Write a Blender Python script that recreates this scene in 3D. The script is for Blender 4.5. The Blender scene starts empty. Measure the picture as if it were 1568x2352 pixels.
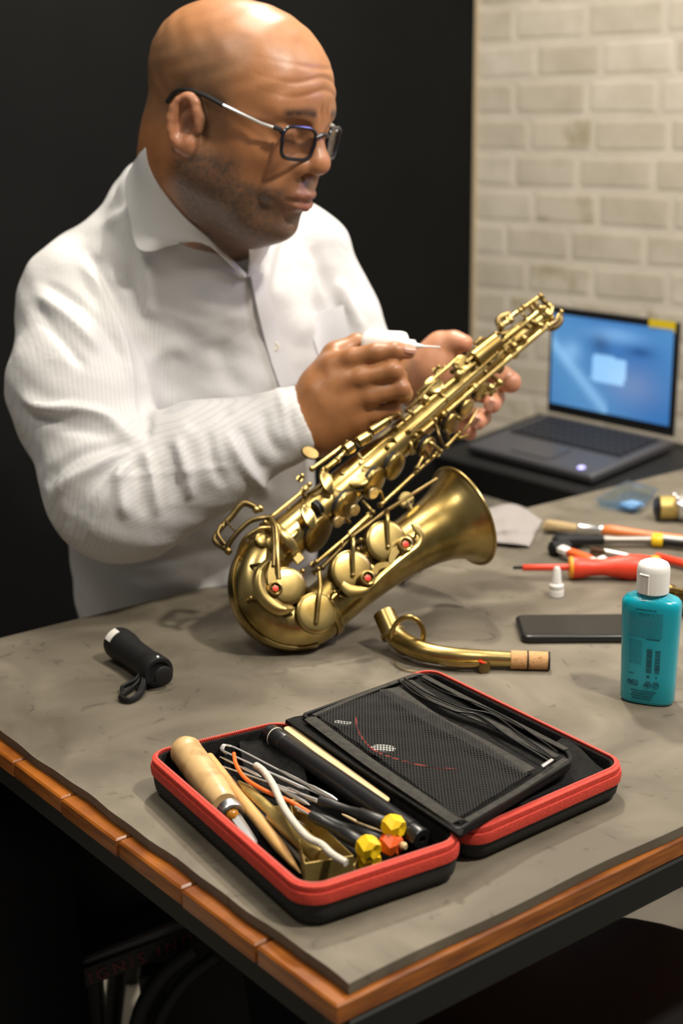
import bpy, bmesh, math, random
import numpy as np
from mathutils import Vector, Matrix

random.seed(7); rng = np.random.default_rng(7)
SC = bpy.context.scene
COL = SC.collection

# ------------------------------------------------------------------ camera
F = 3300.0; PITCH = math.atan(926 / F); ROLL = .012; ZT = .76
C = np.array([0, 0, ZT + .583])
fw = np.array([0, math.cos(PITCH), -math.sin(PITCH)])
_up = np.array([0, math.sin(PITCH), math.cos(PITCH)]); _r = np.array([1., 0, 0])
R = _r * math.cos(ROLL) - _up * math.sin(ROLL)
U = _r * math.sin(ROLL) + _up * math.cos(ROLL)
cd = bpy.data.cameras.new('camera'); cam = bpy.data.objects.new('camera', cd); COL.objects.link(cam)
cd.sensor_fit = 'VERTICAL'; cd.sensor_height = 36; cd.lens = F / 2352 * 36; cd.clip_start = .05
cam.matrix_world = Matrix(((R[0], U[0], -fw[0], C[0]), (R[1], U[1], -fw[1], C[1]), (R[2], U[2], -fw[2], C[2]), (0, 0, 0, 1)))
cd.dof.use_dof = True; cd.dof.focus_distance = 1.33; cd.dof.aperture_fstop = 4.5
SC.camera = cam

# ------------------------------------------------------------------ world, lights, exposure
W = bpy.data.worlds.new('room_light'); SC.world = W; W.use_nodes = True
W.node_tree.nodes['Background'].inputs[0].default_value = (1.0, .93, .84, 1)
W.node_tree.nodes['Background'].inputs[1].default_value = .13
def area(name, loc, target, size, power, col, sizey=None, spread=None):
    l = bpy.data.lights.new(name, 'AREA'); l.energy = power; l.color = col; l.size = size
    if sizey: l.shape = 'RECTANGLE'; l.size_y = sizey
    if spread: l.spread = spread
    o = bpy.data.objects.new(name, l); COL.objects.link(o); o.location = loc
    d = Vector(target) - Vector(loc); o.rotation_euler = d.to_track_quat('-Z', 'Y').to_euler()
    return o
area('lamp_above_man', (-.05, 1.70, 2.85), (-.1, 1.5, .8), .50, 15, (1, .92, .78))
area('lamp_back', (.15, 2.55, 2.80), (.05, 1.3, .8), .14, 31, (1, .92, .80))
area('lamp_front_right', (1.0, .60, 2.80), (.0, 1.4, .8), .14, 38, (1, .92, .80))
area('lamp_front_left', (-.70, .70, 2.85), (-.1, 1.7, .9), .40, 9, (1, .93, .84))
area('wall_washer', (1.5, 1.6, 2.5), (.75, 2.85, .9), .5, 15, (1, .93, .82))
area('added_violet_light', (1.25, 1.75, 1.75), (-.1, 1.5, 1.55), .15, 2.2, (.30, .28, 1))  # added lamp without a known source, gives the face its violet tint
SC.view_settings.view_transform = 'Standard'; SC.view_settings.look = 'None'
SC.view_settings.gamma = 1; SC.view_settings.use_curve_mapping = False
SC.view_settings.exposure = .35

# ------------------------------------------------------------------ maths helpers
def ray(x, y): return fw + R * (x - 784) / F + U * (1176 - y) / F
def T(x, y, z=0.): d = ray(x, y); return C + d * ((ZT + z - C[2]) / d[2])       # point on a level plane z above the mat
def D(x, y, d): return C + ray(x, y) * d                                        # point at a depth
def c2w(q): q = np.asarray(q, float); return C + q[..., 0:1] * R + q[..., 1:2] * U + q[..., 2:3] * fw
def w2c(p): q = np.asarray(p, float) - C; return np.stack([q @ R, q @ U, q @ fw], -1)
def px(q): return np.stack([784 + F * q[..., 0] / q[..., 2], 1176 - F * q[..., 1] / q[..., 2]], -1)
def cq(x, y, d): return np.array([(x - 784) / F * d, (1176 - y) / F * d, d])
def nrm(v): v = np.asarray(v, float); return v / (np.linalg.norm(v) + 1e-12)
N0 = T(801, 2260)
E1 = nrm(T(0, 1674) - N0); E2 = nrm(T(1568, 1895) - N0)      # along the left edge, along the front edge
E1 = nrm(E1 - E2 * (E1 @ E2)); Z3 = np.array([0, 0, 1.])
def TL(a, b, z=0.): return N0 + E2 * a + E1 * b + Z3 * z      # table coordinates
def catmull(P, n=8):
    P = [np.asarray(p, float) for p in P]; out = []
    for i in range(len(P) - 1):
        p0 = P[max(i - 1, 0)]; p1 = P[i]; p2 = P[i + 1]; p3 = P[min(i + 2, len(P) - 1)]
        for k in range(n):
            t = k / n
            out.append(.5 * ((2 * p1) + (-p0 + p2) * t + (2 * p0 - 5 * p1 + 4 * p2 - p3) * t * t + (-p0 + 3 * p1 - 3 * p2 + p3) * t ** 3))
    out.append(P[-1]); return out

# ------------------------------------------------------------------ materials
def new_mat(name):
    m = bpy.data.materials.new(name); m.use_nodes = True
    return m, m.node_tree, m.node_tree.nodes['Principled BSDF']
def rgb(c): return (c[0], c[1], c[2], 1)
def mat(name, col, rough=.5, metal=0., col2=None, scale=8., bump=0., bscale=60., detail=4., spec=None, coat=0., rough2=None, lo=.35, hi=.65, stretch=None, aniso=0., sss=0., pos=False):
    m, nt, b = new_mat(name); L = nt.links
    b.inputs['Base Color'].default_value = rgb(col); b.inputs['Roughness'].default_value = rough; b.inputs['Metallic'].default_value = metal
    if spec is not None: b.inputs['Specular IOR Level'].default_value = spec
    if coat: b.inputs['Coat Weight'].default_value = coat; b.inputs['Coat Roughness'].default_value = .15
    if sss: b.inputs['Subsurface Weight'].default_value = sss; b.inputs['Subsurface Radius'].default_value = (.01, .004, .002); b.inputs['Subsurface Scale'].default_value = 1
    tc = nt.nodes.new('ShaderNodeTexCoord'); mp = nt.nodes.new('ShaderNodeMapping'); L.new(tc.outputs['Object'], mp.inputs[0])
    if pos: L.new(nt.nodes.new('ShaderNodeNewGeometry').outputs['Position'], mp.inputs[0])
    if stretch: mp.inputs['Scale'].default_value = stretch
    if col2 is not None or rough2 is not None:
        nz = nt.nodes.new('ShaderNodeTexNoise'); nz.inputs['Scale'].default_value = scale; nz.inputs['Detail'].default_value = detail
        L.new(mp.outputs[0], nz.inputs['Vector'])
        mr = nt.nodes.new('ShaderNodeMapRange'); mr.inputs[1].default_value = lo; mr.inputs[2].default_value = hi
        L.new(nz.outputs['Fac'], mr.inputs[0])
        if col2 is not None:
            mx = nt.nodes.new('ShaderNodeMix'); mx.data_type = 'RGBA'; mx.inputs[6].default_value = rgb(col); mx.inputs[7].default_value = rgb(col2)
            L.new(mr.outputs[0], mx.inputs[0]); L.new(mx.outputs[2], b.inputs['Base Color'])
        if rough2 is not None:
            m2 = nt.nodes.new('ShaderNodeMapRange'); m2.inputs[3].default_value = rough; m2.inputs[4].default_value = rough2
            L.new(mr.outputs[0], m2.inputs[0]); L.new(m2.outputs[0], b.inputs['Roughness'])
    if bump:
        n2 = nt.nodes.new('ShaderNodeTexNoise'); n2.inputs['Scale'].default_value = bscale; n2.inputs['Detail'].default_value = 6
        L.new(mp.outputs[0], n2.inputs['Vector'])
        bp = nt.nodes.new('ShaderNodeBump'); bp.inputs['Strength'].default_value = bump; bp.inputs['Distance'].default_value = .002
        L.new(n2.outputs['Fac'], bp.inputs['Height']); L.new(bp.outputs[0], b.inputs['Normal'])
    return m
def attr_mat(name, rough=.5, attr='Col', bump=0., bscale=200., sss=0., emit=0., spec=None, nvar=0.):
    m, nt, b = new_mat(name); L = nt.links
    a = nt.nodes.new('ShaderNodeAttribute'); a.attribute_name = attr
    src = a.outputs['Color']
    if nvar:
        tc = nt.nodes.new('ShaderNodeTexCoord'); nz = nt.nodes.new('ShaderNodeTexNoise'); nz.inputs['Scale'].default_value = 55; nz.inputs['Detail'].default_value = 5
        L.new(tc.outputs['Object'], nz.inputs['Vector'])
        mr = nt.nodes.new('ShaderNodeMapRange'); mr.inputs[1].default_value = .3; mr.inputs[2].default_value = .7; mr.inputs[3].default_value = 1 - nvar; mr.inputs[4].default_value = 1 + nvar
        L.new(nz.outputs['Fac'], mr.inputs[0])
        vm = nt.nodes.new('ShaderNodeVectorMath'); vm.operation = 'SCALE'; L.new(src, vm.inputs[0]); L.new(mr.outputs[0], vm.inputs['Scale']); src = vm.outputs[0]
    L.new(src, b.inputs['Base Color']); b.inputs['Roughness'].default_value = rough
    if spec is not None: b.inputs['Specular IOR Level'].default_value = spec
    if sss: b.inputs['Subsurface Weight'].default_value = sss; b.inputs['Subsurface Radius'].default_value = (.01, .0045, .002); b.inputs['Subsurface Scale'].default_value = 1
    if emit: L.new(a.outputs['Color'], b.inputs['Emission Color']); b.inputs['Emission Strength'].default_value = emit; b.inputs['Base Color'].default_value = (0, 0, 0, 1)
    if bump:
        tc2 = nt.nodes.new('ShaderNodeTexCoord'); n2 = nt.nodes.new('ShaderNodeTexNoise'); n2.inputs['Scale'].default_value = bscale
        L.new(tc2.outputs['Object'], n2.inputs['Vector'])
        bp = nt.nodes.new('ShaderNodeBump'); bp.inputs['Strength'].default_value = bump; bp.inputs['Distance'].default_value = .001
        L.new(n2.outputs['Fac'], bp.inputs['Height']); L.new(bp.outputs[0], b.inputs['Normal'])
    return m
def weave_mat(name, col, col2, sx, rough=.9):
    m, nt, b = new_mat(name); L = nt.links
    tc = nt.nodes.new('ShaderNodeTexCoord'); w1 = nt.nodes.new('ShaderNodeTexWave'); w1.inputs['Scale'].default_value = sx; w1.wave_type = 'BANDS'; w1.bands_direction = 'DIAGONAL'
    L.new(tc.outputs['Object'], w1.inputs['Vector'])
    mx = nt.nodes.new('ShaderNodeMix'); mx.data_type = 'RGBA'; mx.inputs[6].default_value = rgb(col); mx.inputs[7].default_value = rgb(col2)
    L.new(w1.outputs['Fac'], mx.inputs[0]); L.new(mx.outputs[2], b.inputs['Base Color']); b.inputs['Roughness'].default_value = rough
    bp = nt.nodes.new('ShaderNodeBump'); bp.inputs['Strength'].default_value = .5; bp.inputs['Distance'].default_value = .0006
    L.new(w1.outputs['Fac'], bp.inputs['Height']); L.new(bp.outputs[0], b.inputs['Normal'])
    return m

M = {}
M['dark_wall'] = mat('dark_wall_paint', (.0030, .0034, .0033), .8, col2=(.0045, .005, .0048), scale=3, spec=.12)
M['brick'] = [mat('whitewashed_brick', (.53, .48, .395), .9, col2=(.45, .405, .32), scale=11, bump=.4, bscale=30, pos=True),
              mat('whitewashed_brick_stained', (.53, .48, .39), .9, col2=(.37, .325, .225), scale=13, bump=.4, bscale=30, lo=.48, hi=.64, pos=True),
              mat('whitewashed_brick_pale', (.59, .54, .455), .9, col2=(.50, .455, .37), scale=12, bump=.4, bscale=30, pos=True)]
M['mortar'] = mat('whitewashed_mortar', (.60, .55, .46), .95, col2=(.53, .48, .40), scale=9, bump=.4)
M['floor'] = mat('pale_concrete_floor', (.42, .38, .31), .7, col2=(.33, .30, .25), scale=3)
M['mat'] = None
M['wood'] = mat('orange_varnished_wood', (.36, .112, .012), .42, spec=.3, col2=(.17, .045, .005), scale=9, stretch=(2, 2, 20), coat=.18, bump=.1, bscale=40)
M['steel_black'] = mat('black_painted_steel', (.006, .0072, .0066), .55, spec=.25)
M['black'] = mat('black_plastic', (.012, .012, .012), .38)
M['black_matt'] = mat('matt_black_rubber', (.009, .009, .009), .6, spec=.3)
M['black_gloss'] = mat('glossy_black_glass', (.008, .008, .008), .08)
M['fabric_black'] = weave_mat('black_ribbed_fabric', (.009, .009, .009), (.03, .03, .029), 260)
M['lining'] = mat('black_lining_cloth', (.006, .0058, .0054), .95, spec=.2, col2=(.012, .0115, .0108), scale=120, bump=.4, bscale=400)
M['red_tape'] = mat('red_zip_tape', (.66, .058, .032), .7, col2=(.56, .042, .024), scale=300, bump=.5, bscale=900)
M['piping'] = mat('black_piping', (.007, .007, .007), .45, spec=.3)
M['net'] = mat('black_net_thread', (.034, .033, .031), .8)
M['skin'] = attr_mat('brown_skin', .42, sss=.06, bump=.12, bscale=260, nvar=.10)
M['brass'] = None
M['brass_box'] = mat('worn_brass', (.58, .43, .14), .45, .6, col2=(.30, .21, .065), scale=30, rough2=.5)
M['steel'] = mat('polished_steel', (.74, .74, .73), .3, .9)
M['alu'] = mat('brushed_aluminium', (.66, .67, .68), .3, 1.)
M['handle_wood'] = mat('worn_beech_handle', (.60, .40, .18), .42, col2=(.36, .20, .07), scale=60, lo=.48, hi=.72, coat=.2)
M['dowel'] = mat('pale_wood_dowel', (.66, .38, .14), .5, col2=(.58, .31, .10), scale=30, stretch=(1, 1, 4))
M['stick'] = mat('pale_birch_stick', (.76, .56, .30), .6, col2=(.70, .50, .25), scale=60)
M['orange_wire'] = mat('orange_plastic_wire', (.85, .15, .02), .4)
M['white_chenille'] = mat('cream_chenille', (.74, .69, .58), .95, bump=1., bscale=900)
M['yellow'] = mat('yellow_plastic', (.85, .55, .01), .35)
M['orange'] = mat('orange_plastic', (.85, .12, .015), .38)
M['red_handle'] = mat('red_insulated_plastic', (.78, .055, .02), .42)
M['white'] = mat('white_plastic', (.80, .79, .75), .4)
M['cork'] = mat('natural_cork', (.56, .31, .13), .85, col2=(.32, .15, .05), scale=320, lo=.55, hi=.7, bump=.4, bscale=400)
M['cloth_grey'] = mat('grey_polishing_cloth', (.30, .275, .26), .95, bump=.6, bscale=300)
M['bristle'] = mat('pale_bristles', (.55, .42, .24), .9, col2=(.40, .29, .14), scale=200, stretch=(1, 8, 8))
M['bristle_dark'] = mat('dark_brown_bristles', (.09, .045, .02), .9)
M['teal'] = mat('turquoise_soap_plastic', (.0, .34, .44), .25, coat=.3, sss=.12)
M['print'] = mat('dark_teal_print', (.0, .075, .11), .5)
M['print_soft'] = mat('faint_teal_print', (.0, .20, .27), .5)
M['red_print'] = mat('dark_red_lettering', (.09, .004, .007), .6)
M['led'] = None
M['lens'] = None
M['felt'] = mat('cream_felt', (.70, .55, .33), .95)
M['jewel'] = mat('red_felt_bumper', (.75, .03, .01), .4)
M['pad'] = mat('black_pad', (.01, .01, .01), .6)
M['pearl'] = mat('brass_pearl', (.50, .40, .22), .35, .8)
M['denim'] = mat('dark_trousers', (.004, .004, .005), .95, spec=.1)
M['laptop'] = mat('dark_grey_laptop', (.07, .07, .078), .45, .3)
M['bezel'] = mat('black_bezel', (.012, .012, .013), .35)
M['key'] = mat('black_keycap', (.012, .013, .018), .6)
M['sticker_yellow'] = mat('yellow_sticker', (.80, .60, .02), .5)
M['glass_lens'] = None

def brass_mat():
    m, nt, b = new_mat('antique_brass'); L = nt.links
    b.inputs['Metallic'].default_value = 1
    tc = nt.nodes.new('ShaderNodeTexCoord')
    nz = nt.nodes.new('ShaderNodeTexNoise'); nz.inputs['Scale'].default_value = 22; nz.inputs['Detail'].default_value = 5
    L.new(tc.outputs['Object'], nz.inputs['Vector'])
    ge = nt.nodes.new('ShaderNodeNewGeometry')
    cr = nt.nodes.new('ShaderNodeValToRGB'); e = cr.color_ramp.elements
    e[0].position = .35; e[0].color = (.22, .15, .045, 1); e[1].position = .62; e[1].color = (.50, .38, .15, 1)
    L.new(nz.outputs['Fac'], cr.inputs[0]); L.new(cr.outputs[0], b.inputs['Base Color'])
    mr = nt.nodes.new('ShaderNodeMapRange'); mr.inputs[1].default_value = .3; mr.inputs[2].default_value = .7; mr.inputs[3].default_value = .36; mr.inputs[4].default_value = .23
    L.new(nz.outputs['Fac'], mr.inputs[0]); L.new(mr.outputs[0], b.inputs['Roughness'])
    return m
M['brass'] = brass_mat()
M['brass_dark'] = mat('tarnished_dark_brass', (.12, .085, .035), .38, 1., col2=(.22, .155, .06), scale=40)
def mat_mat():
    m, nt, b = new_mat('worn_grey_rubber_mat'); L = nt.links
    tc = nt.nodes.new('ShaderNodeTexCoord')
    n1 = nt.nodes.new('ShaderNodeTexNoise'); n1.inputs['Scale'].default_value = 7; n1.inputs['Detail'].default_value = 7; n1.inputs['Distortion'].default_value = 1.5
    n2 = nt.nodes.new('ShaderNodeTexNoise'); n2.inputs['Scale'].default_value = 2.2; n2.inputs['Detail'].default_value = 3
    L.new(tc.outputs['Object'], n1.inputs['Vector']); L.new(tc.outputs['Object'], n2.inputs['Vector'])
    ad = nt.nodes.new('ShaderNodeMath'); ad.operation = 'ADD'; L.new(n1.outputs['Fac'], ad.inputs[0]); L.new(n2.outputs['Fac'], ad.inputs[1])
    cr = nt.nodes.new('ShaderNodeValToRGB'); e = cr.color_ramp.elements
    e[0].position = .40; e[0].color = (.108, .092, .066, 1); e[1].position = .62; e[1].color = (.205, .178, .132, 1)
    hf = nt.nodes.new('ShaderNodeMath'); hf.operation = 'MULTIPLY'; hf.inputs[1].default_value = .5; L.new(ad.outputs[0], hf.inputs[0])
    L.new(hf.outputs[0], cr.inputs[0])
    n3 = nt.nodes.new('ShaderNodeTexNoise'); n3.inputs['Scale'].default_value = 16; n3.inputs['Detail'].default_value = 2; n3.inputs['Distortion'].default_value = 4
    L.new(tc.outputs['Object'], n3.inputs['Vector'])
    c3 = nt.nodes.new('ShaderNodeValToRGB'); f = c3.color_ramp.elements
    f[0].position = .28; f[0].color = (.55, .55, .55, 1); f[1].position = .36; f[1].color = (1, 1, 1, 1)
    L.new(n3.outputs['Fac'], c3.inputs[0])
    mx = nt.nodes.new('ShaderNodeMix'); mx.data_type = 'RGBA'; mx.blend_type = 'MULTIPLY'; mx.inputs[0].default_value = .62
    L.new(cr.outputs[0], mx.inputs[6]); L.new(c3.outputs[0], mx.inputs[7]); L.new(mx.outputs[2], b.inputs['Base Color'])
    b.inputs['Roughness'].default_value = .62; b.inputs['Specular IOR Level'].default_value = .35
    bp = nt.nodes.new('ShaderNodeBump'); bp.inputs['Strength'].default_value = .25; bp.inputs['Distance'].default_value = .001
    L.new(n1.outputs['Fac'], bp.inputs['Height']); L.new(bp.outputs[0], b.inputs['Normal'])
    return m
M['mat'] = mat_mat()
def shirt_mat():
    m, nt, b = new_mat('white_pinstripe_cotton'); L = nt.links
    a = nt.nodes.new('ShaderNodeAttribute'); a.attribute_name = 'stripe'
    s = nt.nodes.new('ShaderNodeMath'); s.operation = 'MULTIPLY'; s.inputs[1].default_value = 2 * math.pi / .0052; L.new(a.outputs['Fac'], s.inputs[0])
    sn = nt.nodes.new('ShaderNodeMath'); sn.operation = 'SINE'; L.new(s.outputs[0], sn.inputs[0])
    mr = nt.nodes.new('ShaderNodeMapRange'); mr.inputs[1].default_value = .45; mr.inputs[2].default_value = 1.; L.new(sn.outputs[0], mr.inputs[0])
    st = nt.nodes.new('ShaderNodeAttribute'); st.attribute_name = 'stripe_weight'
    mu = nt.nodes.new('ShaderNodeMath'); mu.operation = 'MULTIPLY'; L.new(mr.outputs[0], mu.inputs[0]); L.new(st.outputs['Fac'], mu.inputs[1])
    mx = nt.nodes.new('ShaderNodeMix'); mx.data_type = 'RGBA'; mx.inputs[6].default_value = (.57, .567, .562, 1); mx.inputs[7].default_value = (.40, .41, .435, 1)
    L.new(mu.outputs[0], mx.inputs[0]); L.new(mx.outputs[2], b.inputs['Base Color'])
    b.inputs['Roughness'].default_value = .85; b.inputs['Sheen Weight'].default_value = .15
    tc = nt.nodes.new('ShaderNodeTexCoord'); nz = nt.nodes.new('ShaderNodeTexNoise'); nz.inputs['Scale'].default_value = 35; nz.inputs['Detail'].default_value = 4; nz.inputs['Distortion'].default_value = .5
    L.new(tc.outputs['Object'], nz.inputs['Vector'])
    bp = nt.nodes.new('ShaderNodeBump'); bp.inputs['Strength'].default_value = .35; bp.inputs['Distance'].default_value = .004
    L.new(nz.outputs['Fac'], bp.inputs['Height']); L.new(bp.outputs[0], b.inputs['Normal'])
    return m
M['shirt'] = shirt_mat()
def clear_mat(name, col, rough=.05, alpha=.25, trans=1.):
    m, nt, b = new_mat(name)
    b.inputs['Base Color'].default_value = rgb(col); b.inputs['Roughness'].default_value = rough
    b.inputs['Transmission Weight'].default_value = trans; b.inputs['IOR'].default_value = 1.3; b.inputs['Alpha'].default_value = alpha
    return m
M['glass_lens'] = clear_mat('spectacle_glass', (.95, .95, 1), .03, .35)
M['clear_blue'] = clear_mat('clear_blue_plastic', (.45, .68, .85), .12, .55)
M['screen'] = attr_mat('laptop_screen_glow', .3, emit=.62)
m_, nt_, b_ = new_mat('blue_power_light'); b_.inputs['Emission Color'].default_value = (.12, .14, 1, 1); b_.inputs['Emission Strength'].default_value = 1.2; M['led'] = m_

# ------------------------------------------------------------------ object helpers
def tag(o, label=None, cat=None, group=None, kind=None):
    if label: o['label'] = label
    if cat: o['category'] = cat
    if group: o['group'] = group
    if kind: o['kind'] = kind
    return o
ORG = {}
def thing(name, loc, label, cat, group=None):
    o = bpy.data.objects.new(name, None); COL.objects.link(o); o.location = Vector(loc); o.empty_display_size = .02
    ORG[o.name] = np.asarray(loc, float); return tag(o, label, cat, group)
class MB:
    def __init__(s): s.v = []; s.f = []; s.n = 0
    def add(s, V, Fc):
        V = np.asarray(V, float); s.v.append(V)
        for f in Fc: s.f.append([i + s.n for i in f])
        s.n += len(V); return s
    def tube(s, pts, rad, n=12, caps=True, flat=None, up=None):
        P = [np.asarray(p, float) for p in pts]; k = len(P)
        rad = [rad] * k if np.isscalar(rad) else list(rad)
        tg = [nrm(P[min(i + 1, k - 1)] - P[max(i - 1, 0)]) for i in range(k)]
        a = np.asarray(up, float) if up is not None else (np.array([0, 0, 1.]) if abs(tg[0][2]) < .9 else np.array([1., 0, 0]))
        V = []; x = None
        for i in range(k):
            x = a - tg[i] * (a @ tg[i]) if x is None else x - tg[i] * (x @ tg[i])
            x = nrm(x); y = np.cross(tg[i], x)
            for j in range(n):
                t = 2 * math.pi * j / n
                V.append(P[i] + rad[i] * (math.cos(t) * x * (flat if flat else 1) + math.sin(t) * y))
        Fc = [[i * n + j, i * n + (j + 1) % n, (i + 1) * n + (j + 1) % n, (i + 1) * n + j] for i in range(k - 1) for j in range(n)]
        if caps: Fc.append(list(range(n))[::-1]); Fc.append([(k - 1) * n + j for j in range(n)])
        return s.add(V, Fc)
    def lathe(s, o, ax, prof, n=24, sq=1., side=None):
        o = np.asarray(o, float); ax = nrm(ax)
        x = np.asarray(side, float) if side is not None else (np.array([0, 0, 1.]) if abs(ax[2]) < .9 else np.array([1., 0, 0]))
        x = nrm(x - ax * (x @ ax)); y = np.cross(ax, x); V = []
        for z, r in prof:
            for j in range(n):
                t = 2 * math.pi * j / n; V.append(o + ax * z + r * (math.cos(t) * x + math.sin(t) * y * sq))
        k = len(prof)
        Fc = [[i * n + j, i * n + (j + 1) % n, (i + 1) * n + (j + 1) % n, (i + 1) * n + j] for i in range(k - 1) for j in range(n)]
        Fc.append(list(range(n))[::-1]); Fc.append([(k - 1) * n + j for j in range(n)])
        return s.add(V, Fc)
    def ball(s, c, r, n=12, ax=None):
        m = n // 2; return s.lathe(c, ax if ax is not None else Z3, [(-r * math.cos(math.pi * i / m), max(r * math.sin(math.pi * i / m), r * .02)) for i in range(m + 1)], n)
    def box(s, c, ax, ay, az, sx, sy, sz, bev=0.):
        c = np.asarray(c, float); ax, ay, az = nrm(ax), nrm(ay), nrm(az)
        if bev <= 0:
            V = [c + ax * sx * i / 2 + ay * sy * j / 2 + az * sz * k / 2 for k in (-1, 1) for i, j in ((-1, -1), (1, -1), (1, 1), (-1, 1))]
            return s.add(V, [[3, 2, 1, 0], [4, 5, 6, 7], [0, 1, 5, 4], [1, 2, 6, 5], [2, 3, 7, 6], [3, 0, 4, 7]])
        rings = []
        for zz, ins in ((-sz / 2, bev), (-sz / 2 + bev, 0), (sz / 2 - bev, 0), (sz / 2, bev)):
            rings.append([c + ax * x + ay * y + az * zz for x, y in rrect(sx - 2 * ins, sy - 2 * ins, max(bev * 1.0 - ins * .5, 1e-5), 2)])
        return s.loft(rings)
    def loft(s, rings, cap0=True, cap1=True, closed=True):
        n = len(rings[0]); V = [p for r in rings for p in r]; k = len(rings)
        m = n if closed else n - 1
        Fc = [[i * n + j, i * n + (j + 1) % n, (i + 1) * n + (j + 1) % n, (i + 1) * n + j] for i in range(k - 1) for j in range(m)]
        if cap0: Fc.append(list(range(n))[::-1])
        if cap1: Fc.append([(k - 1) * n + j for j in range(n)])
        return s.add(V, Fc)
    def grid(s, G, thick=0.):
        G = np.asarray(G, float); a, b = G.shape[:2]
        V = G.reshape(-1, 3); Fc = [[i * b + j, (i + 1) * b + j, (i + 1) * b + j + 1, i * b + j + 1] for i in range(a - 1) for j in range(b - 1)]
        if not thick: return s.add(V, Fc)
        du = np.gradient(G, axis=0); dv = np.gradient(G, axis=1); nn = np.cross(du, dv); nn /= np.linalg.norm(nn, axis=2, keepdims=True) + 1e-12
        V2 = (G - nn * thick).reshape(-1, 3); o = a * b
        F2 = [[o + q for q in f][::-1] for f in Fc]
        rim = [i * b for i in range(a)] + [(a - 1) * b + j for j in range(1, b)] + [i * b + b - 1 for i in range(a - 2, -1, -1)] + [j for j in range(b - 2, 0, -1)]
        F3 = [[rim[i], rim[(i + 1) % len(rim)], o + rim[(i + 1) % len(rim)], o + rim[i]] for i in range(len(rim))]
        return s.add(np.concatenate([V, V2]), Fc + F2 + F3)
    def mesh(s, name, org):
        me = bpy.data.meshes.new(name)
        V = np.concatenate(s.v) - org; me.from_pydata(V.tolist(), [], s.f); me.update(); return me
    def build(s, name, m, parent=None, label=None, cat=None, group=None, kind=None, loc=None, smooth=40, fix=True):
        if parent is not None: org = ORG[parent.name]
        else:
            A = np.concatenate(s.v); org = np.asarray(loc, float) if loc is not None else np.array([(A[:, 0].min() + A[:, 0].max()) / 2, (A[:, 1].min() + A[:, 1].max()) / 2, A[:, 2].min()])
        me = s.mesh(name, org)
        if fix:
            bm = bmesh.new(); bm.from_mesh(me); bmesh.ops.recalc_face_normals(bm, faces=bm.faces); bm.to_mesh(me); bm.free()
        if smooth: me.shade_smooth(); me.set_sharp_from_angle(angle=math.radians(smooth))
        else: me.shade_flat()
        for mm in (m if isinstance(m, list) else [m]): me.materials.append(mm)
        o = bpy.data.objects.new(name, me); COL.objects.link(o)
        if parent is not None: o.parent = parent; ORG[o.name] = org
        else: o.location = Vector(org); ORG[o.name] = org
        return tag(o, label, cat, group, kind)
def rrect(w, h, r, n=4):
    r = min(r, w / 2 - 1e-6, h / 2 - 1e-6); out = []
    for cx, cy, a0 in ((w / 2 - r, h / 2 - r, 0), (-w / 2 + r, h / 2 - r, 90), (-w / 2 + r, -h / 2 + r, 180), (w / 2 - r, -h / 2 + r, 270)):
        for k in range(n + 1):
            a = math.radians(a0 + 90 * k / n); out.append((cx + r * math.cos(a), cy + r * math.sin(a)))
    return out

# ------------------------------------------------------------------ signed-distance sculpting
def seg(a, b, ra, rb):
    a = np.asarray(a, float); b = np.asarray(b, float); ab = b - a; L2 = ab @ ab + 1e-12
    def f(P):
        t = np.clip(((P - a) @ ab) / L2, 0, 1)
        return np.linalg.norm(P - (a + t[..., None] * ab), axis=-1) - (ra + t * (rb - ra))
    m = max(ra, rb); return f, np.minimum(a, b) - m, np.maximum(a, b) + m
def ell(c, r, B=None):
    c = np.asarray(c, float); r = np.asarray(r, float)
    def f(P):
        q = P - c
        if B is not None: q = q @ B.T
        k0 = np.linalg.norm(q / r, axis=-1); k1 = np.linalg.norm(q / (r * r), axis=-1) + 1e-9
        return k0 * (k0 - 1) / k1
    m = r.max() if B is not None else r; return f, c - m, c + m
def apply_ops(ops, P, box=None):
    """ops: (kind, prim, k). P (...,3)."""
    d = np.full(P.shape[:-1], .2)
    for kind, (f, lo, hi), k in ops:
        b = f(P)
        if kind == 'u': h = np.maximum(k - np.abs(d - b), 0) / k; d = np.minimum(d, b) - h * h * k / 4
        else: h = np.maximum(k - np.abs(d + b), 0) / k; d = np.maximum(d, -b) + h * h * k / 4
    return d
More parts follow.
